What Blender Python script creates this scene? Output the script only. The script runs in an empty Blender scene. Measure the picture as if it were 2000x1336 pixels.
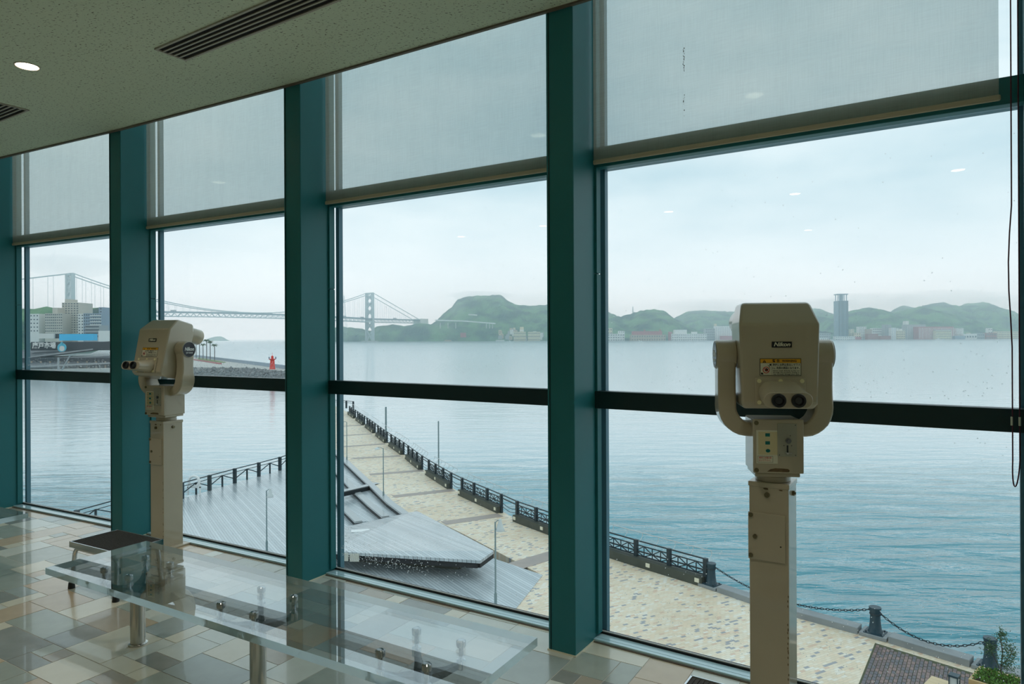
import bpy, bmesh, math, random
from mathutils import Vector, Matrix, noise

random.seed(7)
SC = bpy.context.scene
COL = SC.collection
R = math.radians

# ------------------------------------------------------------------ camera
EYE = 1.45                      # eye height above the observation floor
F_PX, CX, CY, ROLL, HOR = 1333.0, 1000.0, 668.0, 0.0048, 660.0
cam_d = bpy.data.cameras.new('camera')
cam_d.sensor_width = 36.0
cam_d.lens = 36.0 * F_PX / 2000.0
cam_d.shift_y = -(CY - HOR) / 2000.0
cam_d.clip_start = 0.05
cam_d.clip_end = 20000.0
cam = bpy.data.objects.new('camera', cam_d)
COL.objects.link(cam)
cam.matrix_world = Matrix.Translation((0, 0, EYE)) @ Matrix.Rotation(R(90), 4, 'X') @ Matrix.Rotation(-ROLL, 4, 'Z')
SC.camera = cam

# ------------------------------------------------------------------ view, world
SC.view_settings.view_transform = 'Standard'
SC.view_settings.look = 'None'
SC.view_settings.exposure = 0.3
SC.view_settings.gamma = 1.0
SC.view_settings.use_curve_mapping = False
SC.cycles.use_denoising = True
SC.cycles.max_bounces = 12
SC.cycles.diffuse_bounces = 5
SC.cycles.glossy_bounces = 4
SC.cycles.transmission_bounces = 8
SC.cycles.transparent_max_bounces = 16
SC.cycles.volume_bounces = 5
SC.cycles.sample_clamp_indirect = 6.0

SKY_STRENGTH = 1.0
world = bpy.data.worlds.new('overcast_sky')
SC.world = world
world.use_nodes = True
nt = world.node_tree
nt.nodes.clear()
n_out = nt.nodes.new('ShaderNodeOutputWorld')
n_bg = nt.nodes.new('ShaderNodeBackground')
n_tc = nt.nodes.new('ShaderNodeTexCoord')
n_map = nt.nodes.new('ShaderNodeMapping')
n_map.inputs['Scale'].default_value = (1.6, 1.6, 5.5)
n_noise = nt.nodes.new('ShaderNodeTexNoise')
n_noise.inputs['Scale'].default_value = 1.7
n_noise.inputs['Detail'].default_value = 5.0
n_noise.inputs['Roughness'].default_value = 0.55
n_ramp = nt.nodes.new('ShaderNodeValToRGB')
n_ramp.color_ramp.elements[0].position = 0.34
n_ramp.color_ramp.elements[0].color = (0.48, 0.65, 0.725, 1)
n_ramp.color_ramp.elements[1].position = 0.66
n_ramp.color_ramp.elements[1].color = (0.71, 0.825, 0.865, 1)
n_bg.inputs['Strength'].default_value = SKY_STRENGTH
nt.links.new(n_tc.outputs['Generated'], n_map.inputs['Vector'])
nt.links.new(n_map.outputs['Vector'], n_noise.inputs['Vector'])
nt.links.new(n_noise.outputs['Fac'], n_ramp.inputs['Fac'])
n_sep = nt.nodes.new('ShaderNodeSeparateXYZ')
nt.links.new(n_tc.outputs['Generated'], n_sep.inputs[0])
n_rng = nt.nodes.new('ShaderNodeMapRange')          # overcast slightly brighter and whiter towards the horizon, all round
n_rng.interpolation_type = 'SMOOTHSTEP'
n_rng.inputs['From Min'].default_value = -0.02; n_rng.inputs['From Max'].default_value = 0.24
n_rng.inputs['To Min'].default_value = 1.0; n_rng.inputs['To Max'].default_value = 0.0
nt.links.new(n_sep.outputs['Z'], n_rng.inputs['Value'])
n_mix = nt.nodes.new('ShaderNodeMix'); n_mix.data_type = 'RGBA'
n_mix.inputs[7].default_value = (0.98, 1.03, 1.04, 1)
nt.links.new(n_rng.outputs['Result'], n_mix.inputs[0])
nt.links.new(n_ramp.outputs['Color'], n_mix.inputs[6])
nt.links.new(n_mix.outputs[2], n_bg.inputs['Color'])
nt.links.new(n_bg.outputs['Background'], n_out.inputs['Surface'])


# ------------------------------------------------------------------ survey helper
def ray(px, py):
    """direction (x, 1, z) seen at a point of the photograph"""
    dx, dy = px - CX, py - CY
    dx0, dy0 = dx - ROLL * dy, dy + ROLL * dx
    return dx0 / F_PX, -(dy0 + (CY - HOR)) / F_PX


def gp(px, py, z):
    """ground point at height z"""
    sx, sz = ray(px, py)
    d = (z - EYE) / sz
    return Vector((sx * d, d, z))


def at(px, py, d):
    """point at depth d"""
    sx, sz = ray(px, py)
    return Vector((sx * d, d, EYE + sz * d))


# ------------------------------------------------------------------ materials
MATS = {}


def pmat(name, col, rough=0.5, metal=0.0, var=None, bump=None, spec=0.5, coat=0.0, trans=0.0, ior=1.45, stretch=None, emit=None):
    """procedural principled material; var=(scale, colour2, contrast), bump=(scale, strength)"""
    m = bpy.data.materials.new(name)
    m.use_nodes = True
    t = m.node_tree
    b = t.nodes['Principled BSDF']
    b.inputs['Base Color'].default_value = (*col, 1)
    b.inputs['Roughness'].default_value = rough
    b.inputs['Metallic'].default_value = metal
    b.inputs['Specular IOR Level'].default_value = spec
    b.inputs['Coat Weight'].default_value = coat
    b.inputs['Transmission Weight'].default_value = trans
    b.inputs['IOR'].default_value = ior
    if emit:
        b.inputs['Emission Color'].default_value = (*emit[0], 1)
        b.inputs['Emission Strength'].default_value = emit[1]
    if var or bump:
        tc = t.nodes.new('ShaderNodeTexCoord')
        mp = t.nodes.new('ShaderNodeMapping')
        t.links.new(tc.outputs['Object'], mp.inputs['Vector'])
        if stretch:
            mp.inputs['Scale'].default_value = stretch
    if var:
        nz = t.nodes.new('ShaderNodeTexNoise')
        nz.inputs['Scale'].default_value = var[0]
        nz.inputs['Detail'].default_value = 6
        rp = t.nodes.new('ShaderNodeValToRGB')
        k = var[2] if len(var) > 2 else 0.2
        rp.color_ramp.elements[0].position = 0.5 - k
        rp.color_ramp.elements[1].position = 0.5 + k
        rp.color_ramp.elements[0].color = (*col, 1)
        rp.color_ramp.elements[1].color = (*var[1], 1)
        t.links.new(mp.outputs['Vector'], nz.inputs['Vector'])
        t.links.new(nz.outputs['Fac'], rp.inputs['Fac'])
        t.links.new(rp.outputs['Color'], b.inputs['Base Color'])
    if bump:
        nz2 = t.nodes.new('ShaderNodeTexNoise')
        nz2.inputs['Scale'].default_value = bump[0]
        nz2.inputs['Detail'].default_value = 4
        bp = t.nodes.new('ShaderNodeBump')
        bp.inputs['Strength'].default_value = bump[1]
        bp.inputs['Distance'].default_value = bump[2] if len(bump) > 2 else 0.01
        t.links.new(mp.outputs['Vector'], nz2.inputs['Vector'])
        t.links.new(nz2.outputs['Fac'], bp.inputs['Height'])
        t.links.new(bp.outputs['Normal'], b.inputs['Normal'])
    MATS[name] = m
    return m


def nodes_of(name):
    m = bpy.data.materials.new(name)
    m.use_nodes = True
    MATS[name] = m
    return m, m.node_tree, m.node_tree.nodes['Principled BSDF']


def mnode(t, op, a=None, b=None, av=None, bv=None):
    n = t.nodes.new('ShaderNodeMath')
    n.operation = op
    if a is not None:
        t.links.new(a, n.inputs[0])
    if b is not None:
        t.links.new(b, n.inputs[1])
    if av is not None:
        n.inputs[0].default_value = av
    if bv is not None:
        n.inputs[1].default_value = bv
    return n.outputs[0]


# thin window glass: clear with a fresnel mirror film
def glass_mat(name, tint, f0, gloss_rough=0.0):
    m = bpy.data.materials.new(name)
    m.use_nodes = True
    t = m.node_tree
    t.nodes.clear()
    o = t.nodes.new('ShaderNodeOutputMaterial')
    mix = t.nodes.new('ShaderNodeMixShader')
    lw = t.nodes.new('ShaderNodeLayerWeight')
    lw.inputs['Blend'].default_value = 0.5
    p5 = mnode(t, 'POWER', lw.outputs['Facing'], bv=5.0)
    sc = mnode(t, 'MULTIPLY', p5, bv=1.0 - f0)
    fac = mnode(t, 'ADD', sc, bv=f0)
    tr = t.nodes.new('ShaderNodeBsdfTransparent')
    tr.inputs['Color'].default_value = (*tint, 1)
    gl = t.nodes.new('ShaderNodeBsdfGlossy')
    gl.inputs['Roughness'].default_value = gloss_rough
    t.links.new(fac, mix.inputs['Fac'])
    t.links.new(tr.outputs['BSDF'], mix.inputs[1])
    t.links.new(gl.outputs['BSDF'], mix.inputs[2])
    t.links.new(mix.outputs['Shader'], o.inputs['Surface'])
    MATS[name] = m
    return m


glass_mat('window_glass', (0.985, 0.995, 0.995), 0.022)
glass_mat('acrylic', (0.97, 0.985, 0.985), 0.36)
pmat('acrylic_edge', (0.66, 0.88, 0.96), 0.06, trans=0.5, ior=1.3, bump=(14, 0.25, 0.01), coat=0.5)
m = bpy.data.materials.new('rain_water'); m.use_nodes = True
t = m.node_tree; t.nodes.clear()
o_ = t.nodes.new('ShaderNodeOutputMaterial'); g_ = t.nodes.new('ShaderNodeBsdfGlass')
g_.inputs['IOR'].default_value = 1.33; g_.inputs['Roughness'].default_value = 0.0
t.links.new(g_.outputs['BSDF'], o_.inputs['Surface']); MATS['rain_water'] = m

pmat('teal_paint', (0.013, 0.170, 0.190), 0.46, var=(3.0, (0.018, 0.19, 0.21), 0.3), bump=(160, 0.05, 0.002), coat=0.08).node_tree.nodes['Principled BSDF'].inputs['Coat Roughness'].default_value = 0.3
pmat('dark_teal', (0.008, 0.035, 0.04), 0.4)
pmat('sill_metal', (0.55, 0.80, 0.88), 0.16, metal=0.0, var=(5.0, (0.60, 0.85, 0.92), 0.3), coat=0.8)
pmat('white_bead', (0.85, 0.86, 0.86), 0.4)
pmat('black_gasket', (0.01, 0.012, 0.014), 0.6)
pmat('fin_blue', (0.09, 0.21, 0.27), 0.35)
pmat('plaster', (0.84, 0.83, 0.77), 0.8, var=(2.0, (0.80, 0.79, 0.73), 0.3))
pmat('hem_fabric', (0.50, 0.44, 0.32), 0.6)
pmat('edge_trim', (0.16, 0.13, 0.10), 0.5)
pmat('vent_metal', (0.42, 0.38, 0.31), 0.45)
pmat('vent_dark', (0.004, 0.004, 0.004), 0.9)
pmat('lamp_ring', (0.55, 0.5, 0.4), 0.4)
pmat('lamp_glow', (1, 0.85, 0.6), 0.5, emit=((1.0, 0.80, 0.52), 16.0))
pmat('scope_beige', (0.54, 0.465, 0.335), 0.30, var=(6.0, (0.49, 0.42, 0.30), 0.25), bump=(240, 0.05, 0.001), coat=0.6)
pmat('scope_worn', (0.20, 0.13, 0.06), 0.7, var=(60.0, (0.12, 0.08, 0.04), 0.2))
pmat('screw_brass', (0.20, 0.17, 0.10), 0.35, metal=0.8)
pmat('cap_cream', (0.85, 0.78, 0.48), 0.45)
pmat('rubber', (0.012, 0.014, 0.016), 0.45)
pmat('lens', (0.01, 0.015, 0.02), 0.05, coat=1.0)
pmat('plate_black', (0.008, 0.01, 0.015), 0.3)
pmat('print_white', (0.9, 0.9, 0.86), 0.5)
pmat('print_black', (0.01, 0.01, 0.01), 0.5)
pmat('label_paper', (0.78, 0.74, 0.58), 0.5)
pmat('label_cream', (0.72, 0.62, 0.36), 0.5)
pmat('label_orange', (0.85, 0.42, 0.02), 0.5)
pmat('label_red', (0.6, 0.03, 0.03), 0.5)
pmat('label_green', (0.0, 0.17, 0.16), 0.5)
pmat('steel_plate', (0.42, 0.40, 0.32), 0.42, metal=0.25)
pmat('chrome', (0.72, 0.73, 0.74), 0.12, metal=1.0)
pmat('brushed_steel', (0.62, 0.60, 0.55), 0.22, metal=1.0, var=(30, (0.5, 0.48, 0.44), 0.3), stretch=(8, 8, 0.3))
pmat('dark_steel', (0.25, 0.26, 0.27), 0.25, metal=1.0)
pmat('stool_mat', (0.045, 0.04, 0.035), 0.75, var=(70, (0.065, 0.058, 0.05), 0.2), bump=(200, 0.3, 0.002))
pmat('red_cord', (0.10, 0.012, 0.03), 0.5)
# acoustic ceiling board with dark fissures
m, t, b = nodes_of('ceiling_board')
tc = t.nodes.new('ShaderNodeTexCoord')
mp = t.nodes.new('ShaderNodeMapping'); mp.inputs['Rotation'].default_value = (0, 0, R(31)); mp.inputs['Scale'].default_value = (1.0, 2.2, 1)
n1 = t.nodes.new('ShaderNodeTexNoise'); n1.inputs['Scale'].default_value = 60; n1.inputs['Detail'].default_value = 3
r1 = t.nodes.new('ShaderNodeValToRGB')
r1.color_ramp.elements[0].position = 0.345; r1.color_ramp.elements[0].color = (0.10, 0.08, 0.05, 1)
r1.color_ramp.elements[1].position = 0.375; r1.color_ramp.elements[1].color = (0.66, 0.73, 0.56, 1)
t.links.new(tc.outputs['Object'], mp.inputs['Vector']); t.links.new(mp.outputs['Vector'], n1.inputs['Vector'])
t.links.new(n1.outputs['Fac'], r1.inputs['Fac']); t.links.new(r1.outputs['Color'], b.inputs['Base Color'])
b.inputs['Roughness'].default_value = 0.85
bp = t.nodes.new('ShaderNodeBump'); bp.inputs['Strength'].default_value = 0.3; bp.inputs['Distance'].default_value = 0.004
t.links.new(n1.outputs['Fac'], bp.inputs['Height']); t.links.new(bp.outputs['Normal'], b.inputs['Normal'])

# roller shade weave: diffuse + translucent + open weave
m = bpy.data.materials.new('shade_fabric'); m.use_nodes = True
t = m.node_tree; t.nodes.clear()
o_ = t.nodes.new('ShaderNodeOutputMaterial')
tc = t.nodes.new('ShaderNodeTexCoord')
mpa = t.nodes.new('ShaderNodeMapping'); mpa.inputs['Scale'].default_value = (260, 1, 9)
mpb = t.nodes.new('ShaderNodeMapping'); mpb.inputs['Scale'].default_value = (9, 1, 260)
na = t.nodes.new('ShaderNodeTexNoise'); na.inputs['Scale'].default_value = 1.0; na.inputs['Detail'].default_value = 2
nb = t.nodes.new('ShaderNodeTexNoise'); nb.inputs['Scale'].default_value = 1.0; nb.inputs['Detail'].default_value = 2
mpc = t.nodes.new('ShaderNodeMapping'); mpc.inputs['Scale'].default_value = (9, 1, 0.8)
ncn = t.nodes.new('ShaderNodeTexNoise'); ncn.inputs['Scale'].default_value = 1.0; ncn.inputs['Detail'].default_value = 3
for a_ in (mpa, mpb, mpc):
    t.links.new(tc.outputs['Object'], a_.inputs['Vector'])
t.links.new(mpa.outputs['Vector'], na.inputs['Vector']); t.links.new(mpb.outputs['Vector'], nb.inputs['Vector'])
t.links.new(mpc.outputs['Vector'], ncn.inputs['Vector'])
s_ = mnode(t, 'ADD', na.outputs['Fac'], nb.outputs['Fac'])
s_ = mnode(t, 'MULTIPLY', s_, bv=0.5)
s2 = mnode(t, 'MULTIPLY', ncn.outputs['Fac'], bv=0.5)
s_ = mnode(t, 'ADD', s_, s2)
rp = t.nodes.new('ShaderNodeValToRGB')
rp.color_ramp.elements[0].position = 0.55; rp.color_ramp.elements[0].color = (0.66, 0.61, 0.49, 1)
rp.color_ramp.elements[1].position = 0.95; rp.color_ramp.elements[1].color = (0.80, 0.76, 0.65, 1)
t.links.new(s_, rp.inputs['Fac'])
df = t.nodes.new('ShaderNodeBsdfDiffuse'); tl = t.nodes.new('ShaderNodeBsdfTranslucent'); tp = t.nodes.new('ShaderNodeBsdfTransparent')
t.links.new(rp.outputs['Color'], df.inputs['Color']); t.links.new(rp.outputs['Color'], tl.inputs['Color']); tp.inputs['Color'].default_value = (0.84, 0.94, 0.97, 1)
ma = t.nodes.new('ShaderNodeMixShader'); ma.inputs['Fac'].default_value = 0.55
mb_ = t.nodes.new('ShaderNodeMixShader'); mb_.inputs['Fac'].default_value = 0.45
t.links.new(df.outputs['BSDF'], ma.inputs[1]); t.links.new(tl.outputs['BSDF'], ma.inputs[2])
t.links.new(ma.outputs['Shader'], mb_.inputs[1]); t.links.new(tp.outputs['BSDF'], mb_.inputs[2])
t.links.new(mb_.outputs['Shader'], o_.inputs['Surface'])
MATS['shade_fabric'] = m


# ------------------------------------------------------------------ mesh builder
class MB:
    def __init__(self):
        self.v, self.f = [], []

    def add(self, vs, fs, M=None):
        o = len(self.v)
        self.v += [(M @ Vector(p)) if M is not None else Vector(p) for p in vs]
        self.f += [tuple(i + o for i in q) for q in fs]
        return self

    def box(self, x0, x1, y0, y1, z0, z1, M=None):
        vs = [(x0, y0, z0), (x1, y0, z0), (x1, y1, z0), (x0, y1, z0), (x0, y0, z1), (x1, y0, z1), (x1, y1, z1), (x0, y1, z1)]
        return self.add(vs, [(0, 3, 2, 1), (4, 5, 6, 7), (0, 1, 5, 4), (1, 2, 6, 5), (2, 3, 7, 6), (3, 0, 4, 7)], M)

    def bar(self, p, q, w, h, up=(0, 0, 1)):
        """rectangular bar from p to q"""
        p, q = Vector(p), Vector(q)
        d = (q - p).normalized()
        s = d.cross(Vector(up))
        if s.length < 1e-4:
            s = d.cross(Vector((1, 0, 0)))
        s.normalize()
        n = s.cross(d).normalized()
        vs = []
        for c in (p, q):
            for a, b in ((-1, -1), (1, -1), (1, 1), (-1, 1)):
                vs.append(c + s * (a * w / 2) + n * (b * h / 2))
        return self.add(vs, [(0, 3, 2, 1), (4, 5, 6, 7), (0, 1, 5, 4), (1, 2, 6, 5), (2, 3, 7, 6), (3, 0, 4, 7)])

    def cyl(self, p, q, r, r2=None, seg=16, caps=True, M=None):
        p, q = Vector(p), Vector(q)
        r2 = r if r2 is None else r2
        d = (q - p).normalized()
        a = d.orthogonal().normalized()
        b = d.cross(a)
        vs = []
        for c, rr in ((p, r), (q, r2)):
            for i in range(seg):
                w = 2 * math.pi * i / seg
                vs.append(c + (a * math.cos(w) + b * math.sin(w)) * rr)
        fs = [(i, (i + 1) % seg, seg + (i + 1) % seg, seg + i) for i in range(seg)]
        if caps:
            fs += [tuple(range(seg - 1, -1, -1)), tuple(range(seg, 2 * seg))]
        return self.add(vs, fs, M)

    def tube(self, pts, r, seg=8, closed=False):
        pts = [Vector(p) for p in pts]
        n = len(pts)
        vs, fs = [], []
        prev = None
        for i, p in enumerate(pts):
            a = pts[i - 1] if (i > 0 or closed) else p
            b = pts[(i + 1) % n] if (i < n - 1 or closed) else p
            d = (b - a).normalized()
            if prev is None:
                s = d.orthogonal().normalized()
            else:
                s = (prev - d * prev.dot(d)).normalized()
            prev = s
            t_ = d.cross(s)
            for k in range(seg):
                w = 2 * math.pi * k / seg
                vs.append(p + (s * math.cos(w) + t_ * math.sin(w)) * r)
        m_ = n if closed else n - 1
        for i in range(m_):
            j = (i + 1) % n
            for k in range(seg):
                fs.append((i * seg + k, i * seg + (k + 1) % seg, j * seg + (k + 1) % seg, j * seg + k))
        if not closed:
            fs += [tuple(range(seg - 1, -1, -1)), tuple(range((n - 1) * seg, n * seg))]
        return self.add(vs, fs)

    def prism(self, poly, z0, z1, M=None):
        """vertical prism on a 2-D outline (counter-clockwise)"""
        n = len(poly)
        a = sum(poly[i][0] * poly[(i + 1) % n][1] - poly[(i + 1) % n][0] * poly[i][1] for i in range(n))
        if a < 0:
            poly = poly[::-1]
        za = z0 if callable(z0) else (lambda x, y: z0)
        zb = z1 if callable(z1) else (lambda x, y: z1)
        vs = [(x, y, za(x, y)) for x, y in poly] + [(x, y, zb(x, y)) for x, y in poly]
        fs = [tuple(range(n - 1, -1, -1)), tuple(range(n, 2 * n))] + [(i, (i + 1) % n, n + (i + 1) % n, n + i) for i in range(n)]
        return self.add(vs, fs, M)

    def rings(self, rings, closed_caps=True):
        n = len(rings[0])
        vs = [p for r_ in rings for p in r_]
        fs = []
        for i in range(len(rings) - 1):
            for k in range(n):
                fs.append((i * n + k, i * n + (k + 1) % n, (i + 1) * n + (k + 1) % n, (i + 1) * n + k))
        if closed_caps:
            fs += [tuple(range(n - 1, -1, -1)), tuple(range((len(rings) - 1) * n, len(rings) * n))]
        return self.add(vs, fs)

    def lathe(self, prof, c=(0, 0, 0), seg=20, M=None):
        """profile of (radius, z)"""
        vs, fs = [], []
        for r_, z in prof:
            for k in range(seg):
                w = 2 * math.pi * k / seg
                vs.append((c[0] + r_ * math.cos(w), c[1] + r_ * math.sin(w), c[2] + z))
        for i in range(len(prof) - 1):
            for k in range(seg):
                fs.append((i * seg + k, i * seg + (k + 1) % seg, (i + 1) * seg + (k + 1) % seg, (i + 1) * seg + k))
        fs += [tuple(range(seg - 1, -1, -1)), tuple(range((len(prof) - 1) * seg, len(prof) * seg))]
        return self.add(vs, fs, M)

    def ball(self, c, r, seg=8, rng=5, sc=(1, 1, 1)):
        vs, fs = [], []
        for i in range(rng + 1):
            ph = math.pi * i / rng
            for k in range(seg):
                w = 2 * math.pi * k / seg
                vs.append((c[0] + sc[0] * r * math.sin(ph) * math.cos(w), c[1] + sc[1] * r * math.sin(ph) * math.sin(w), c[2] - sc[2] * r * math.cos(ph)))
        for i in range(rng):
            for k in range(seg):
                fs.append((i * seg + k, i * seg + (k + 1) % seg, (i + 1) * seg + (k + 1) % seg, (i + 1) * seg + k))
        return self.add(vs, fs)

    def mesh(self, name):
        me = bpy.data.meshes.new(name)
        me.from_pydata([tuple(p) for p in self.v], [], self.f)
        me.update()
        return me

    def build(self, name, mat, parent=None, smooth=False, bevel=0.0, loc=None, rot=None, recalc=False):
        me = self.mesh(name)
        if recalc:
            bm_ = bmesh.new(); bm_.from_mesh(me)
            bmesh.ops.recalc_face_normals(bm_, faces=bm_.faces)
            bm_.to_mesh(me); bm_.free()
        return link(name, me, mat, parent, smooth, bevel, loc, rot)


def link(name, me, mat, parent=None, smooth=False, bevel=0.0, loc=None, rot=None):
    if mat is not None and not me.materials:
        me.materials.append(MATS[mat] if isinstance(mat, str) else mat)
    ob = bpy.data.objects.new(name, me)
    COL.objects.link(ob)
    if parent is not None:
        ob.parent = parent
    if loc is not None:
        ob.location = loc
    if rot is not None:
        ob.rotation_euler = rot
    if bevel:
        bv = ob.modifiers.new('bevel', 'BEVEL')
        bv.width = bevel
        bv.segments = 2
        bv.limit_method = 'ANGLE'
        bv.angle_limit = R(35)
    if smooth:
        me.polygons.foreach_set('use_smooth', [True] * len(me.polygons))
        try:
            me.set_sharp_from_angle(angle=R(38))
        except Exception:
            pass
    return ob


def tag(o, label, cat=None, group=None, kind=None):
    o['label'] = label
    if cat:
        o['category'] = cat
    if group:
        o['group'] = group
    if kind:
        o['kind'] = kind
    return o


def empty(name, loc=(0, 0, 0), rz=0.0):
    o = bpy.data.objects.new(name, None)
    o.empty_display_size = 0.1
    COL.objects.link(o)
    o.location = loc
    o.rotation_euler = (0, 0, rz)
    return o


def copy_tree(o, parent=None):
    c = o.copy()
    COL.objects.link(c)
    c.parent = parent
    for ch in list(o.children):
        copy_tree(ch, c)
    return c


def text(body, size, mat, parent, M, shear=0.0, bold=0.0, depth=0.0004, width=None, name='lettering', align='CENTER'):
    cu = bpy.data.curves.new(name, 'FONT')
    cu.body = body
    cu.size = size
    cu.shear = shear
    cu.offset = bold
    cu.extrude = depth
    cu.align_x = align
    cu.align_y = 'CENTER'
    cu.resolution_u = 3
    ob = bpy.data.objects.new(name, cu)
    COL.objects.link(ob)
    dg = bpy.context.evaluated_depsgraph_get()
    me = bpy.data.meshes.new_from_object(ob.evaluated_get(dg))
    bpy.data.objects.remove(ob)
    bpy.data.curves.remove(cu)
    me.name = name
    if width and len(me.vertices):
        xs = [v.co.x for v in me.vertices]
        k = width / max(1e-6, max(xs) - min(xs))
        for v in me.vertices:
            v.co.x *= k
    me.transform(M)
    me.materials.clear()
    return link(name, me, mat, parent)


# orientation of print: facing local -Y (towards the viewer) / +X / -X / up
def face_my(x, y, z):
    return Matrix.Translation((x, y, z)) @ Matrix.Rotation(R(90), 4, 'X')


def face_px(x, y, z):
    return Matrix.Translation((x, y, z)) @ Matrix.Rotation(R(90), 4, 'Z') @ Matrix.Rotation(R(90), 4, 'X')


def face_mx(x, y, z):
    return Matrix.Translation((x, y, z)) @ Matrix.Rotation(R(-90), 4, 'Z') @ Matrix.Rotation(R(90), 4, 'X')

# =================================================================== THE ROOM
PITCH = 1.81
C = {0: Vector((-4.33, 5.96)), 1: Vector((-2.71, 5.11)), 2: Vector((-1.134, 4.22)), 3: Vector((0.399, 3.283))}
TH = {-2: 24.0, -1: 25.9, 0: 27.7, 1: 29.45, 2: 31.4, 3: 33.2, 4: 35.0, 5: 36.8}   # heading of each bay of the bowed facade
U = lambda th: Vector((math.cos(R(th)), -math.sin(R(th))))
O = lambda th: Vector((math.sin(R(th)), math.cos(R(th))))
for i in (3, 4, 5):
    C[i + 1] = C[i] + U(TH[i]) * PITCH
for i in (-1, -2):
    C[i] = C[i + 1] - U(TH[i]) * PITCH
BAYS = [-2, -1, 0, 1, 2, 3, 4, 5]
COLW, COLD, HEAD, CEIL = 0.14, 0.22, 4.0, 2.965
RAIL0, RAIL1, UP0, UP1 = 1.110, 1.193, 2.265, 2.362


def colth(i):
    a = TH.get(i - 1, TH.get(i)); b = TH.get(i, TH.get(i - 1))
    return (a + b) / 2


FRONT = {}
for i in C:
    th = colth(i)
    FRONT[i] = C[i] - O(th) * COLD

ORD = {-2: 'far bay outside the picture', -1: 'bay hidden past the left edge', 0: 'leftmost bay', 1: 'bay with the smaller looking binocular viewer',
       2: 'middle bay showing the curved promenade', 3: 'widest bay behind the large binocular viewer', 4: 'bay past the right edge', 5: 'last bay past the right edge'}
WNUM = {b: k + 1 for k, b in enumerate(BAYS)}


def raindrops(w, b, W):
    m_ = MB()
    rnd = random.Random(100 + b)
    spots = []
    for k in range(260):                                    # scattered over the panes
        spots.append((rnd.uniform(.03, W - .03), rnd.uniform(.08, 2.2), rnd.uniform(.0010, .0021)))
    for k in range(330):                                    # denser low down on the lower pane and just above the rail
        z = .07 + abs(rnd.gauss(0, .10)) if rnd.random() < .45 else RAIL1 + .01 + abs(rnd.gauss(0, .10))
        spots.append((rnd.uniform(.03, W - .03), z, rnd.uniform(.0010, .0024)))
    if b in (0, 1):
        for k in range(420):
            spots.append((rnd.uniform(.03, W - .03), RAIL1 + .02 + abs(rnd.gauss(0, .05)), rnd.uniform(.0013, .0029)))
    if b == 2:
        for k in range(420):
            spots.append((.04 + abs(rnd.gauss(0, .35)), .09 + abs(rnd.gauss(.05, .07)), rnd.uniform(.0012, .0029)))
    if b == 3:
        for k in range(300):
            spots.append((rnd.uniform(.03, W), .10 + abs(rnd.gauss(.1, .30)), rnd.uniform(.0010, .0024)))
    for x, z, r_ in spots:
        if x > W - .03 or z > UP0 - .02 or (RAIL0 - .02 < z < RAIL1 + .005):
            continue
        m_.ball((x, .0592, z), r_, seg=6, rng=4, sc=(1, .55, 1.15))
    o = m_.build('raindrops', 'rain_water', w, smooth=True)
    o['kind'] = 'stuff'


for b in BAYS:
    th = TH[b]
    W = (C[b + 1] - C[b]).length - COLW if (b + 1) in C else PITCH - COLW
    w = empty('window_%d' % WNUM[b], (C[b].x, C[b].y, 0), -R(th))
    tag(w, 'tall teal framed window, ' + ORD[b], 'window', kind='structure')
    MB().box(0, W, -.030, .042, 0, .013).build('sill', 'sill_metal', w, bevel=.0015)
    MB().box(0, W, -.008, -.0065, .0128, .0135).build('sill_groove', 'fin_blue', w)
    MB().box(0, W, .042, .046, 0, .022).build('gasket', 'black_gasket', w)
    MB().box(0, W, .046, .0515, 0, .027).build('glazing_bead', 'white_bead', w)
    MB().box(0, W, .0515, .066, -.25, .024).build('outer_bead', 'black_gasket', w)
    MB().box(0, W, -.040, -.030, .0, .004).build('floor_joint', 'edge_trim', w)
    MB().box(0, W, -.006, .052, RAIL0, RAIL1).build('transom', 'dark_teal', w, bevel=.003)
    MB().box(0, W, .0, .048, UP0, UP1).build('upper_transom', 'teal_paint', w, bevel=.003)
    MB().box(0, W, .060, .115, UP0 + .004, UP1 - .02).build('transom_frame', 'fin_blue', w)
    MB().box(0, W, .0, .10, HEAD - .08, HEAD).build('head_frame', 'teal_paint', w)
    for x0, x1 in ((0, .012), (W - .012, W)):
        MB().box(x0, x1, 0, .042, .024, 1.755).build('jamb', 'teal_paint', w)
        MB().box(x0, x1, 0, .042, 1.760, HEAD - .08).build('jamb', 'teal_paint', w)
    for x0, x1 in ((-.004, .024), (W - .024, W + .004)):
        MB().box(x0, x1, .068, .100, 0, HEAD).build('mullion', 'fin_blue', w)
    for z0, z1 in ((.030, RAIL0), (RAIL1, UP0), (UP1 - .02, HEAD - .08)):
        MB().box(-.06, W + .06, .0525, .0585, z0, z1).build('pane', 'window_glass', w)
    if b in (0, 1, 2, 3):
        raindrops(w, b, W)

for i in sorted(C):
    th = colth(i)
    p = empty('pillar', (C[i].x, C[i].y, 0), -R(th))
    nm = {-2: 'past the left edge', -1: 'hidden left of the picture', 0: 'cut by the left edge', 1: 'behind the smaller looking viewer',
          2: 'between the bridge pane and the promenade pane', 3: 'left of the large viewer', 4: 'cut by the right edge', 5: 'past the right edge', 6: 'at the far right end'}[i]
    tag(p, 'dark teal painted steel pillar ' + nm, 'pillar', kind='structure')
    MB().box(-COLW, 0, -COLD, .050, 0, HEAD + .1).build('shaft', 'teal_paint', p, bevel=.004)
    MB().box(-COLW + .012, -COLW + .016, -COLD - .003, -COLD + .001, 0, HEAD).build('seam', 'dark_teal', p)
    MB().box(-COLW - .004, .004, -COLD - .004, .0, 0, .006).build('base_joint', 'label_paper', p)

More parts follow.
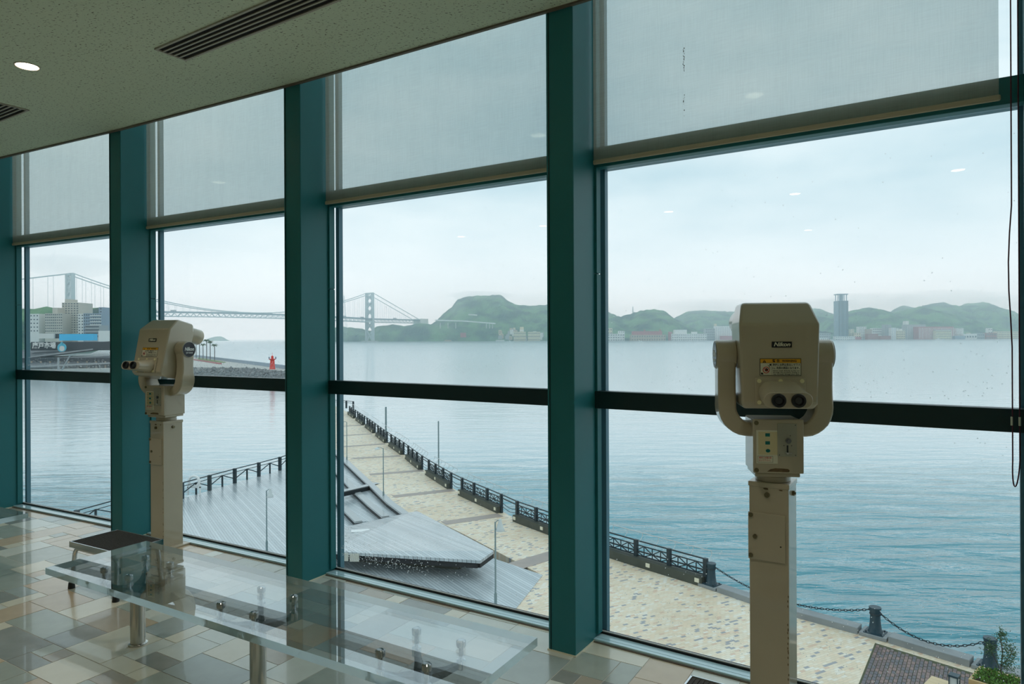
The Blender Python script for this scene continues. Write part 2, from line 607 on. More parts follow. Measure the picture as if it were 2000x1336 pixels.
# floor slab, ceiling, walls -------------------------------------------------------
idx = sorted(C)
line_in = [C[i] for i in idx]
last = C[6] + U(38) * .3
BACK = -6.2
AX = 31.0                                       # direction of the room's floor grid
LEFT_END, RIGHT_END = C[-2], C[6]
bl = LEFT_END - O(24.0) * 9.0
br = RIGHT_END - O(36.8) * 9.0
outer = [C[i] + O(colth(i)) * .060 for i in idx]
room_poly = [(p.x, p.y) for p in outer] + [(br.x, br.y), (bl.x, bl.y)]
floor = MB().prism(room_poly, -.30, -.0015).build('floor', None)
pmat('grout', (0.55, 0.52, 0.46), 0.8)
floor.data.materials.append(MATS['grout'])
tag(floor, 'floor of mixed stone coloured tiles', 'floor', kind='structure')

TILE = [('tile_greygreen', (0.38, 0.41, 0.35), (0.44, 0.47, 0.40)), ('tile_beige', (0.80, 0.75, 0.60), (0.74, 0.69, 0.54)), ('tile_tan', (0.66, 0.51, 0.34), (0.58, 0.45, 0.30)),
        ('tile_dark', (0.27, 0.28, 0.25), (0.33, 0.34, 0.305)), ('tile_pale', (0.72, 0.74, 0.66), (0.66, 0.68, 0.60)), ('tile_brown', (0.47, 0.40, 0.30), (0.41, 0.35, 0.265)),
        ('tile_slate', (0.41, 0.46, 0.43), (0.36, 0.41, 0.38))]
for nm, c1, c2 in TILE:
    pmat(nm, c1, 0.24, var=(11.0, c2, 0.25), bump=(55, 0.10, 0.003), spec=0.7, coat=0.5)
TW = [5, 5, 4, 3, 5, 3, 4]


def clip_half(poly, p0, n):
    """keep the side where (q-p0).n <= 0"""
    out = []
    for k in range(len(poly)):
        a, b_ = poly[k], poly[(k + 1) % len(poly)]
        da, db = (a - p0).dot(n), (b_ - p0).dot(n)
        if da <= 0:
            out.append(a)
        if (da < 0 < db) or (db < 0 < da):
            out.append(a + (b_ - a) * (da / (da - db)))
    return out


ua, oa = U(AX), O(AX)
G0 = Vector((-0.6, 3.0))
MODU = 0.10
NA, NB = 130, 66
occ = [[False] * NB for _ in range(NA)]
SIZES = [(3, 2), (2, 3), (2, 2), (3, 3), (2, 1), (1, 2), (1, 1), (4, 2), (3, 1)]
SW = [7, 4, 5, 3, 3, 2, 1, 4, 2]
tiles = []
rt = random.Random(21)
for bb in range(NB):
    for aa in range(NA):
        if occ[aa][bb]:
            continue
        while True:
            sa, sb = rt.choices(SIZES, SW)[0]
            if aa + sa <= NA and bb + sb <= NB and all(not occ[aa + i][bb + j] for i in range(sa) for j in range(sb)):
                break
            if rt.random() < .15:
                sa = sb = 1
                break
        for i in range(sa):
            for j in range(sb):
                occ[aa + i][bb + j] = True
        a0, b0 = (aa - 78) * MODU, (bb - 44) * MODU
        g = .002
        poly = [G0 + ua * x + oa * y for x, y in ((a0 + g, b0 + g), (a0 + sa * MODU - g, b0 + g), (a0 + sa * MODU - g, b0 + sb * MODU - g), (a0 + g, b0 + sb * MODU - g))]
        cen = sum(poly, Vector((0, 0))) / 4
        for b in BAYS:
            poly = clip_half(poly, C[b] + O(TH[b]) * .03, O(TH[b]))
            if len(poly) < 3:
                break
        if len(poly) < 3 or cen.y < .6 and cen.length > 5:
            continue
        tiles.append((cen, poly, rt.choices(range(7), TW)[0]))
# the ones the picture shows largest are pieces of their own
def tile_vis(cn):
    if cn.y < .4:
        return 0
    px = CX + F_PX * cn.x / cn.y; py = HOR + F_PX * EYE / cn.y
    if -60 < px < 2060 and py < 1400:
        return 1 / cn.length
    return 0
tiles.sort(key=lambda q: -tile_vis(q[0]))
tz = random.Random(5)
rest = {}
for k, (cn, poly, ci) in enumerate(tiles):
    dz = tz.uniform(-.0006, .0006)
    if k < 300 and tile_vis(cn) > 0:
        mb = MB().prism([(p.x - cn.x, p.y - cn.y) for p in poly], -.004, 0.0)
        mb.build('tile', TILE[ci][0], floor, loc=(cn.x, cn.y, dz))
    else:
        rest.setdefault(ci, MB()).prism([(p.x, p.y) for p in poly], -.004, dz)
for ci, mb in rest.items():
    o = mb.build('tile_field', TILE[ci][0], floor)
    o['kind'] = 'stuff'

fr = [FRONT[i] - O(colth(i)) * .006 for i in idx]
ceil_poly = [(p.x, p.y) for p in fr] + [(br.x, br.y), (bl.x, bl.y)]
ceiling = MB().prism(ceil_poly, CEIL, CEIL + .08).build('ceiling', 'ceiling_board')
tag(ceiling, 'low ceiling of pale acoustic boards with dark fissures', 'ceiling', kind='structure')
tr_ = MB()
for a, b_ in zip(fr[:-1], fr[1:]):
    tr_.bar((a.x, a.y, CEIL - .004), (b_.x, b_.y, CEIL - .004), .018, .012)
tr_.build('edge_strip', 'edge_trim', ceiling)
fa = MB()
for a, b_ in zip(fr[:-1], fr[1:]):
    fa.bar((a.x, a.y, CEIL + .56), (b_.x, b_.y, CEIL + .56), .02, .96)
fascia = fa.build('trim_1', 'plaster')
tag(fascia, 'upstand closing the shade pocket above the ceiling edge', 'trim', kind='structure')
lid = MB().prism([(p.x, p.y) for p in fr] + [(p.x, p.y) for p in reversed(outer)], HEAD, HEAD + .1).build('trim_2', 'plaster')
tag(lid, 'top of the shade pocket over the windows', 'trim', kind='structure')


def wall(name, p, q, z0, z1, label):
    d = (q - p).normalized()
    n = Vector((d.y, -d.x)) * .1
    o = MB().prism([(p.x, p.y), (q.x, q.y), (q.x + n.x, q.y + n.y), (p.x + n.x, p.y + n.y)], z0, z1).build(name, 'plaster')
    return tag(o, label, 'wall', kind='structure')


wall('wall_back', br, bl, 0, CEIL, 'plain plaster wall behind the viewer')
wall('wall_left', bl - U(24) * .2, LEFT_END + O(24) * .1 - U(24) * .2, 0, HEAD, 'plain plaster wall closing the far end of the room')
wall('wall_right', RIGHT_END + O(36.8) * .1, br, 0, HEAD, 'plain plaster wall closing the near end of the room')

sp_ = MB()
for a, b_ in zip(outer[:-1], outer[1:]):
    n_ = Vector((-(b_ - a).y, (b_ - a).x)).normalized()
    sp_.prism([(q.x, q.y) for q in (a, b_, b_ - n_ * .3, a - n_ * .3)], EYE - 10.0, -.26)
tag(sp_.build('wall_outer', 'dark_teal'), 'dark outside wall of the building below the windows', 'wall', kind='structure')

# ceiling fittings ------------------------------------------------------------------
def vent(far_left, th, length, width, label):
    """slot grille; far_left = its corner away from the windows, running along the wall"""
    v = empty('ceiling_vent', (far_left.x, far_left.y, CEIL), -R(th))
    tag(v, label, 'vent', 'slot grilles in the ceiling')
    fw = .012
    MB().box(.0, length, .0, width, -.002, .0).build('backing', 'vent_dark', v)
    f = MB()
    f.box(-fw, length + fw, -fw, .0, -.008, 0).box(-fw, length + fw, width, width + fw, -.008, 0)
    f.box(-fw, 0, 0, width, -.008, 0).box(length, length + fw, 0, width, -.008, 0)
    f.build('frame', 'vent_metal', v)
    for k in range(1, 5):
        y = width * k / 5
        MB().box(0, length, y - .005, y + .005, -.007, -.001).build('slat', 'vent_metal', v)
    return v


vent(gp(308, 95, CEIL).xy + O(33) * .0, 33.0, 1.25, .15, 'long slot air grille above the middle windows, running out of the picture top')
g2 = gp(52, 214, CEIL).xy
vent(g2 - U(32) * 1.25 - O(32) * .15, 32.0, 1.25, .15, 'slot air grille cut by the left picture edge')

LAMP_N = 0


def downlight(p, label, power=36, cone=76):
    d = empty('downlight', (p.x, p.y, CEIL))
    tag(d, label, 'lamp', 'recessed downlights')
    MB().lathe([(.062, .0), (.062, -.004), (.056, -.004), (.052, .0)], seg=28).build('ring', 'lamp_ring', d, smooth=True)
    MB().cyl((0, 0, -.001), (0, 0, -.003), .052, seg=28).build('diffuser', 'lamp_glow', d)
    l = bpy.data.lights.new('downlight_beam', 'SPOT')
    l.energy = power
    l.color = (1.0, 0.94, 0.85)
    l.spot_size = R(cone)
    l.spot_blend = 0.9
    l.shadow_soft_size = .05
    lo = bpy.data.objects.new('downlight_beam', l)
    COL.objects.link(lo)
    lo.parent = d
    lo.location = (0, 0, -.02)


downlight(gp(53, 129, CEIL).xy, 'small warm recessed downlight near the left picture edge')
for k, (x, y) in enumerate([(-1.25, 2.72), (.0, 1.95), (1.25, 1.15), (-3.97, 4.54)]):
    downlight(Vector((x, y)), 'recessed downlight of the window row just outside the picture, %s' % ['over the bench', 'above the viewer', 'at the near end', 'at the far end'][k])
row = [(-.77, -1.18), (-2.12, -.60), (-3.48, .017), (-4.83, .63), (-6.2, 1.25), (.58, -1.79), (1.9, -2.4)]
for k, (x, y) in enumerate(row):
    downlight(Vector((x, y)), 'recessed downlight of the row behind the viewer, lamp %s from its near end' % ['third', 'fourth', 'fifth', 'sixth', 'seventh', 'second', 'first'][k], 15, 95)
for k, (x, y) in enumerate([(-1.3, -3.9), (-3.9, -2.7), (1.2, -5.0)]):
    downlight(Vector((x, y)), 'recessed downlight by the back wall, %s of three' % ['middle', 'far', 'near'][k], 15, 95)


# roller shades ------------------------------------------------------------------
SH_LAB = {0: 'translucent roller shade over the leftmost window, beside the bridge pylon view', 1: 'translucent roller shade above the smaller looking binocular viewer', 2: 'translucent roller shade between the two middle pillars',
          3: 'translucent roller shade with small dark streak above the large binocular viewer', -1: 'roller shade past the left edge of the picture', 4: 'roller shade past the right edge of the picture',
          -2: 'roller shade at the far end of the room', 5: 'roller shade at the near end of the room'}
for b in BAYS:
    th = TH[b]
    W = (C[b + 1] - C[b]).length - COLW
    s = empty('roller_shade', (C[b].x, C[b].y, 0), -R(th))
    tag(s, SH_LAB[b], 'shade', 'roller shades along the windows')
    x1 = W - .085 if b == 3 else W - .012
    y = -.03
    nx = 12
    g_ = MB()
    rng = []
    zs = [2.292, 2.34, 2.6, 3.0, 3.4, 3.86]
    for j, z in enumerate(zs):
        rng.append([(.012 + (x1 - .012) * i / nx, y + .0012 * math.sin(i * 1.7 + b) * (0 if j == 0 else 1), z) for i in range(nx + 1)])
    vs = [p for r_ in rng for p in r_]
    fs = [(j * (nx + 1) + i, j * (nx + 1) + i + 1, (j + 1) * (nx + 1) + i + 1, (j + 1) * (nx + 1) + i) for j in range(len(zs) - 1) for i in range(nx)]
    g_.add(vs, fs)
    g_.build('fabric', 'shade_fabric', s, smooth=True)
    MB().box(.010, x1 + .006, y - .007, y + .007, 2.272, 2.294).build('hem_bar', 'hem_fabric', s, bevel=.006)
    MB().cyl((.01, y + .03, 3.88), (x1, y + .03, 3.88), .03, seg=14).build('roller_tube', 'hem_fabric', s, smooth=True)
    if b == 3:
        st = MB()
        rs = random.Random(3)
        for k in range(26):
            z = rs.uniform(2.62, 2.73) if k < 18 else rs.uniform(2.42, 2.52)
            xx = .455 + rs.uniform(-.003, .003)
            r_ = rs.uniform(.0012, .0029)
            st.box(xx - r_ * .6, xx + r_ * .6, y - .0022, y - .0012, z - r_, z + r_)
        st.build('stain', 'scope_worn', s)['kind'] = 'stuff'

# pull cord of the near shade
cb = C[3] + U(TH[3]) * 1.628 - O(TH[3]) * .055
cd = empty('pull_cord', (cb.x, cb.y, 0), -R(TH[3]))
tag(cd, 'thin dark red looped pull cord hanging at the right end of the window', 'cord')
pts = []
for k in range(30):
    z = 3.85 - (3.85 - 1.02) * k / 29
    sag = .012 * math.sin(max(0, min(1, (1.9 - z) / .45)) * math.pi)
    pts.append((-.010 - sag * .8, 0, z))
for k in range(1, 12):
    a = math.pi * k / 12
    pts.append((-.010 * math.cos(a) - .004 * math.sin(a), -.002, 1.02 - .09 * math.sin(a)))
for k in range(30):
    z = 1.02 + (3.85 - 1.02) * k / 29
    pts.append((.010, 0, z))
MB().tube(pts, .0022, 6).build('cord', 'red_cord', cd, smooth=True)
MB().cyl((-.012, 0, 1.14), (-.012, 0, 1.17), .0035, seg=8).cyl((.010, 0, 1.14), (.010, 0, 1.17), .0035, seg=8).build('cord_clip', 'label_paper', cd)


# =================================================================== BINOCULAR VIEWERS
def viewer(cx, cy, th, yaw, pitch, label):
    v = empty('binocular_viewer', (cx, cy, 0), -R(th))
    tag(v, label, 'viewer', 'coin operated binocular viewers')
    H_ = .0735
    BE = 'scope_beige'
    # ---- pedestal
    post = MB().box(-H_, H_, -H_, H_, 0, .872).build('post', BE, v, bevel=.004)
    MB().box(-.11, .11, -.11, .11, 0, .012).build('base_plate', BE, v, bevel=.003)
    MB().box(-H_ - .003, H_ + .003, -H_ - .003, H_ + .003, .866, .885).build('post_cap', BE, v, bevel=.003)
    plate = MB().box(-.0765, .062, -H_ - .005, -H_, .582, .765).build('access_plate', BE, v, bevel=.002)
    for x, z in ((-.066, .755), (-.050, .672), (-.066, .597)):
        MB().cyl((x, -H_ - .005, z), (x, -H_ - .010, z), .0085, seg=16).build('screw', 'screw_brass', plate, smooth=True)
    MB().cyl((.045, -H_ - .005, .645), (.045, -H_ - .0055, .645), .003, seg=10).build('key_hole', 'rubber', plate)
    for p, q in (((-.005, -H_, .838), (-.005, -H_ - .008, .838)), ((H_, .0, .84), (H_ + .009, .0, .84))):
        MB().cyl(p, q, .010, seg=14).cyl(q, Vector(q) + (Vector(q) - Vector(p)) * .4, .005, seg=8).build('bolt', 'screw_brass', post, smooth=True)
    ch = MB()
    rs = random.Random(int(cx * 100))
    for x, z, a, h in ((-.01, .861, .014, .005), (.045, .861, .01, .003)):
        ch.prism([(x + a * rs.uniform(.6, 1) * math.cos(k * .9), z + h * rs.uniform(.6, 1) * math.sin(k * .9)) for k in range(7)], 0, .0006, face_my(0, -H_ - .0004, 0))
    for k in range(16):
        z = rs.uniform(.05, .5); x = H_ - rs.uniform(.002, .006)
        ch.box(x - .0016, x + .0016, -H_ - .0008, -H_ - .0002, z - .004, z + .004)
    ch.build('paint_chips', 'scope_worn', post)['kind'] = 'stuff'
    MB().lathe([(.058, .883), (.066, .886), (.066, .905), (.06, .912)], seg=28).build('turntable', BE, v, smooth=True)

    # ---- coin box
    rel = R(th - yaw)
    bx = MB().box(-.0895, .0895, -.088, .078, .926, 1.131).box(-.083, .083, -.082, .072, .911, .9262).build('coin_box', BE, v, bevel=.004, rot=(0, 0, rel))
    lid = MB().box(-.0925, .0925, -.097, -.088, .928, 1.134).build('lid', BE, bx, bevel=.004)
    yf = -.097
    for x, z in ((-.081, 1.120), (-.081, .939)):
        MB().cyl((x, yf, z), (x, yf - .004, z), .0085, seg=16).cyl((x, yf - .004, z), (x, yf - .005, z), .004, seg=10).build('screw', 'screw_brass', bx, smooth=True)
    MB().box(-.081, -.003, yf - .0006, yf, .965, 1.092).build('sticker', 'label_paper', bx)
    MB().box(-.0737, -.0035, yf - .0010, yf - .0006, .9985, 1.0865).build('sticker_panel', 'label_cream', bx)
    for z, sh in ((1.0745, 0), (1.044, 0), (1.014, 1)):
        m_ = MB()
        if sh:
            m_.box(-.0465, -.0305, yf - .0014, yf - .0010, z - .004, z + .004).box(-.0435, -.0335, yf - .0014, yf - .0010, z - .0065, z + .0065)
        else:
            m_.box(-.0482, -.0312, yf - .0014, yf - .0010, z - .0063, z + .0063)
        m_.build('green_mark', 'label_green', bx)
    fr_ = MB()
    for a, c_, e, g in ((-.0765, -.0205, .9925, .9933), (-.0765, -.0205, .9692, .9700), (-.0765, -.0757, .97, .993), (-.0213, -.0205, .97, .993)):
        fr_.box(a, c_, yf - .0010, yf - .0006, e, g)
    fr_.build('notice_border', 'print_black', bx)
    text('絶対に太陽は見', .0085, 'label_red', bx, face_my(-.0485, yf - .0008, .9865), width=.046, depth=.0002)
    text('ないで下さい。', .0085, 'label_red', bx, face_my(-.0485, yf - .0008, .9765), width=.044, depth=.0002)
    cp = MB().box(-.004, .0675, yf - .0025, yf, .9935, 1.119).build('coin_plate', 'steel_plate', bx, bevel=.0008)
    yp = yf - .0025
    MB().cyl((.028, yp, 1.0985), (.028, yp - .0015, 1.0985), .0155, seg=24).box(.0268, .0292, yp - .0021, yp - .0015, 1.087, 1.110).build('dial', 'steel_plate', bx, smooth=True)
    MB().cyl((.0347, yp, 1.053), (.0347, yp - .006, 1.053), .0105, seg=18).cyl((.0347, yp - .006, 1.053), (.0347, yp - .010, 1.053), .006, seg=14).build('push_button', 'dark_steel', bx, smooth=True)
    MB().box(.0293, .0353, yp - .0006, yp, 1.007, 1.036).build('coin_slot', 'rubber', bx)
    MB().cyl((.0323, yp, 1.006), (.0323, yp - .006, 1.006), .004, seg=10).bar((.024, yp - .005, 1.009), (.047, yp - .006, 1.007), .003, .003).build('return_lever', 'chrome', bx, smooth=True)
    for x, z in ((.003, .999), (.0615, .999), (.0615, 1.113), (.0195, 1.035), (.047, 1.035), (.0425, 1.073)):
        MB().cyl((x, yp, z), (x, yp - .0008, z), .0018, seg=8).build('rivet', 'rubber', bx)
    MB().prism([(-.042, .934), (.038, .9335), (.041, .940), (.034, .946), (.01, .947), (-.012, .9475), (-.020, .9455), (-.030, .9435), (-.034, .940)], 0, .0005,
               Matrix.Translation((0, yf, 0)) @ Matrix.Rotation(R(90), 4, 'X')).build('worn_patch', 'scope_worn', bx)
    if pitch < -3:                                            # the far one carries a plain printed sticker beside the coin plate
        m_ = MB()
        for k in range(9):
            m_.box(-.070, -.012, yf - .0012, yf - .0010, 1.080 - k * .011, 1.0825 - k * .011)
        m_.build('printed_lines', 'print_black', bx)

    # ---- yoke : a U swept round the head
    path = []
    xa, zb, ra = .180, 1.087, .088
    for z in (1.395, 1.34, 1.30, 1.26, 1.22, 1.18):
        path.append((-xa, z))
    for k in range(0, 9):
        a = math.pi + (math.pi / 2) * k / 8
        path.append((-xa + ra + ra * math.cos(a), zb + ra + ra * math.sin(a)))
    path += [(-.05, zb), (.05, zb)]
    for k in range(0, 9):
        a = 1.5 * math.pi + (math.pi / 2) * k / 8
        path.append((xa - ra + ra * math.cos(a), zb + ra + ra * math.sin(a)))
    for z in (1.18, 1.22, 1.26, 1.30, 1.34, 1.395):
        path.append((xa, z))

    def dep(x, z):                                            # half depth along the yoke
        if z > 1.33: return .050
        if z > 1.20: return .044 + .006 * abs((z - 1.27) / .07) ** 1.5
        if abs(x) > .12: return .056
        return .046
    rg = []
    n = len(path)
    for k, (x, z) in enumerate(path):
        a = Vector(path[max(0, k - 1)]); c_ = Vector(path[min(n - 1, k + 1)])
        d = (c_ - a).normalized()
        nr = Vector((-d.y, d.x))                              # in-plane normal (pointing inside the U)
        th_ = .034 if abs(x) > .164 else (.027 + .007 * max(0, (abs(x) - .1) / .07) if abs(x) > .1 else .027)
        dp = dep(x, z)
        ring = []
        for a_, b_ in ((-1, -1), (-.0, -1), (1, -1), (1, 1), (0, 1), (-1, 1)):
            ring.append((x + nr.x * th_ * a_, b_ * dp, z + nr.y * th_ * a_))
        rg.append(ring)
    yk = MB().rings(rg).build('yoke', BE, v, smooth=True, bevel=.008, rot=(0, 0, rel), recalc=True)
    for sgn in (-1, 1):
        MB().cyl((sgn * .141, 0, 1.380), (sgn * .219, 0, 1.380), .058, seg=36).build('pivot_boss', BE, yk, smooth=True, bevel=.006)
        MB().cyl((sgn * .2185, 0, 1.380), (sgn * .2205, 0, 1.380), .0545, seg=36).build('emblem_rim', 'steel_plate', yk, smooth=True)
        MB().cyl((sgn * .2200, 0, 1.380), (sgn * .2215, 0, 1.380), .0515, seg=36).build('emblem', 'plate_black', yk)
        fc = face_px if sgn > 0 else face_mx
        text('Nikon', .034, 'print_white', yk, fc(sgn * .2219, 0, 1.383), shear=.25, bold=.0009, width=.078)
        text('20×120-III', .013, 'print_white', yk, fc(sgn * .2219, 0, 1.357), bold=.0003, width=.056)
        for zz in (1.422, 1.338):
            MB().cyl((sgn * .2215, 0, zz), (sgn * .2223, 0, zz), .0028, seg=8).build('rivet', 'rubber', yk)

    # ---- head, tilting in the yoke
    hw = [(-.205, .128, -.105, .050), (-.185, .138, -.125, .070), (.118, .146, -.125, .088), (.190, .130, -.066, .084), (.203, .122, -.052, .072)]
    rg = []
    for z, w_, yb, yfw in hw:
        rg.append([(-w_, yb, z), (w_, yb, z), (w_ * .97, yfw, z), (-w_ * .97, yfw, z)])
    hd = MB().rings(rg).build('head', BE, v, smooth=True, bevel=.014, loc=(0, 0, 1.38), rot=(R(pitch), 0, rel), recalc=True)
    for sgn in (-1, 1):
        MB().cyl((sgn * .080, .06, .128), (sgn * .080, .185, .128), .056, seg=32).build('objective_tube', BE, hd, smooth=True, bevel=.006)
        MB().cyl((sgn * .080, .1855, .128), (sgn * .080, .187, .128), .047, seg=32).build('objective_lens', 'lens', hd)
    yb = -.125
    MB().box(.007 - .036, .007 + .036, yb - .003, yb + .002, .040 - .0108, .040 + .0108).build('name_plate', 'plate_black', hd)
    text('Nikon', .0205, 'label_paper', hd, face_my(.007, yb - .0034, .0402), shear=.25, bold=.0006, width=.060)
    # warning label
    lx, lz, lw, lh = .002, -.045, .149, .065
    x0, x1, z0, z1 = lx - lw / 2, lx + lw / 2, lz - lh / 2, lz + lh / 2
    MB().box(x0, x1, yb - .0010, yb + .001, z0, z1).build('label_border', 'print_black', hd)
    MB().box(x0 + .002, x1 - .002, yb - .0014, yb - .0010, z0 + .002, z1 - .0175).build('warning_label', 'label_paper', hd)
    MB().box(x0 + .002, x1 - .002, yb - .0014, yb - .0010, z1 - .0165, z1 - .002).build('warning_band', 'label_orange', hd)
    MB().prism([(x0 + .010, z1 - .0155), (x0 + .023, z1 - .0155), (x0 + .0165, z1 - .0045)], 0, .0003, Matrix.Translation((0, yb - .0014, 0)) @ Matrix.Rotation(R(90), 4, 'X')).build('warning_triangle', 'print_black', hd)
    text('!', .009, 'label_orange', hd, face_my(x0 + .0165, yb - .0019, z1 - .0115), bold=.0004, depth=.0002)
    yt = yb - .0017
    text('警 告', .0115, 'print_black', hd, face_my(lx - .016, yt, z1 - .0095), width=.026, depth=.0002, bold=.0002)
    text('WARNING', .0115, 'print_black', hd, face_my(lx + .032, yt, z1 - .0095), width=.052, depth=.0002, bold=.0003)
    text('絶対に太陽は見ないで下さ', .0100, 'print_black', hd, face_my(lx + .0215, yt, z1 - .0245), width=.098, depth=.0002, bold=.0002)
    text('い。失明の原因となります。', .0100, 'print_black', hd, face_my(lx + .0215, yt, z1 - .0365), width=.098, depth=.0002, bold=.0002)
    for k, s_ in enumerate(('Never look directly at the sun', 'through this product. Doing so', 'may seriously damage your eyes.')):
        text(s_, .0068, 'print_black', hd, face_my(lx + .0205, yt, z1 - .0462 - k * .0063), width=.096, depth=.0002, bold=.0001)
    sg = MB()
    ccx, ccz = x0 + .0225, z0 + .0215
    for k in range(24):
        a0_, a1_ = 2 * math.pi * k / 24, 2 * math.pi * (k + 1) / 24
        q = [(ccx + r_ * math.cos(a), yt - .0003, ccz + r_ * math.sin(a)) for r_, a in ((.0098, a0_), (.0124, a0_), (.0124, a1_), (.0098, a1_))]
        sg.add(q, [(3, 2, 1, 0)])
    sg.bar((ccx - .0085, yt - .0004, ccz + .0068), (ccx + .0085, yt - .0004, ccz - .0068), .0004, .0022, up=(0, 0, 1))
    sg.build('prohibition_sign', 'label_red', hd)
    pk = MB()
    pk.cyl((ccx + .001, yt - .0001, ccz + .0005), (ccx + .001, yt - .0003, ccz + .0005), .006, seg=14)
    pk.box(x0 + .035, x0 + .0415, yt - .0003, yt, z0 + .038, z0 + .0445)
    for k in range(4):
        pk.bar((x0 + .034 - k * .0001, yt - .0002, z0 + .037), (x0 + .028 + k * .003, yt - .0002, z0 + .041 - k * .0045), .0004, .0012)
    pk.prism([(x0 + .004, z0 + .004), (x0 + .0135, z0 + .005), (x0 + .008, z0 + .0125), (x0 + .004, z0 + .011)], 0, .0003, Matrix.Translation((0, yt, 0)) @ Matrix.Rotation(R(90), 4, 'X'))
    pk.box(x0 + .0425, x0 + .043, yt - .0002, yt, z0 + .003, z1 - .018)
    pk.build('pictogram', 'print_black', hd)
    # eyepiece block
    MB().box(-.0915, .0915, yb - .008, yb + .002, -.191, -.084).build('flange', BE, hd, bevel=.003)

    def stad(w_, h_, zc, y_, n_=8):
        r_ = h_
        pts_ = []
        for k in range(n_ + 1):
            a = -math.pi / 2 + math.pi * k / n_
            pts_.append((w_ - r_ + r_ * math.cos(a), y_, zc + r_ * math.sin(a)))
        for k in range(n_ + 1):
            a = math.pi / 2 + math.pi * k / n_
            pts_.append((-w_ + r_ + r_ * math.cos(a), y_, zc + r_ * math.sin(a)))
        return pts_
    rg = [stad(.080, .044, -.140, yb - .004), stad(.081, .040, -.145, yb - .030), stad(.084, .030, -.158, yb - .095), stad(.086, .029, -.160, yb - .125)]
    hs = MB().rings(rg).build('eyepiece_housing', BE, hd, smooth=True, bevel=.003, recalc=True)
    for sx in (-.034, .034):
        for xx in (0,):
            MB().lathe([(.0245, 0), (.0250, .004), (.0250, .012), (.0235, .014), (.017, .012), (.016, .004), (.010, .003)], seg=28,
                       M=Matrix.Translation((sx, yb - .1245, -.160)) @ Matrix.Rotation(R(90), 4, 'X')).build('eyecup', 'rubber', hd, smooth=True)
            MB().cyl((sx, yb - .128, -.160), (sx, yb - .130, -.160), .0125, seg=20).build('eyepiece_lens', 'lens', hd)
    for x in (-.077, 0, .077):
        for z in (-.097, -.178):
            MB().cyl((x, yb - .008, z), (x, yb - .0125, z), .0078, seg=16).build('screw_cap', 'cap_cream', hd, smooth=True)
    return v


viewer(1.029, 2.70, 33.2, 8.5, 0.0, 'large beige binocular viewer on a square post, the nearer one at the widest window')
viewer(-2.433, 4.80, 29.45, 23.0, -13.0, 'smaller looking beige binocular viewer turned aside, standing behind the step stool')


# =================================================================== ACRYLIC BENCHES
def bench(center, th, label):
    L, Wd = 2.36, .49
    bn = empty('acrylic_bench', (center.x, center.y, 0), -R(th))
    tag(bn, label, 'bench', 'clear acrylic benches')
    sl = MB().box(-L / 2, L / 2, -Wd / 2, Wd / 2, .350, .380).build('slab', 'acrylic', bn)
    sl.data.materials.append(MATS['acrylic_edge'])
    for pg in sl.data.polygons:
        pg.material_index = 0 if abs(pg.normal.z) > .5 else 1
    for s in (-.85, 0.0, .85):
        pl = MB().cyl((s, 0, 0), (s, 0, .262), .033, seg=32).build('post', 'brushed_steel', bn, smooth=True)
        MB().lathe([(.042, 0), (.042, .006), (.036, .010)], c=(s, 0, 0), seg=32).build('foot_ring', 'brushed_steel', pl, smooth=True)
        sp = MB()
        sp.cyl((s, 0, .262), (s, 0, .276), .038, .030, seg=24)
        for ax, ay in ((1, 1), (1, -1), (-1, 1), (-1, -1)):
            p = Vector((s + ax * .02, ay * .02, .262)); q = Vector((s + ax * .1, ay * .1, .292))
            d = Vector((ax, ay, 0)).normalized(); sd = Vector((-d.y, d.x, 0))
            vs = []
            for c_, wd, hh in ((p, .024, .017), ((p + q) / 2 + Vector((0, 0, -.006)), .014, .012), (q, .010, .009)):
                vs += [[c_ + sd * wd + Vector((0, 0, -hh)), c_ - sd * wd + Vector((0, 0, -hh)), c_ - sd * wd + Vector((0, 0, hh)), c_ + sd * wd + Vector((0, 0, hh))]]
            sp.rings(vs)
        spo = sp.build('spider_bracket', 'dark_steel', bn, smooth=True, recalc=True)
        for ax, ay in ((1, 1), (1, -1), (-1, 1), (-1, -1)):
            x, y = s + ax * .1, ay * .1
            MB().lathe([(.016, .275), (.017, .277), (.017, .306), (.010, .308), (.0085, .310), (.0085, .352), (.0165, .354), (.0175, .357), (.0175, .374), (.012, .378), (.006, .376)], c=(x, y, 0), seg=18).build('glass_clamp', 'chrome', spo, smooth=True)
    return bn


ub, ob_ = U(30.4), O(30.4)
bench(Vector((-1.95, 3.63)) + ub * 1.18 - ob_ * .245, 30.4, 'long clear acrylic bench on steel posts in front of the middle pillars')
ub, ob_ = U(28.5), O(28.5)
bench(Vector((-3.0, 4.225)) - ub * 1.18 - ob_ * .245, 28.5, 'clear acrylic bench of which only one end shows at the left edge')


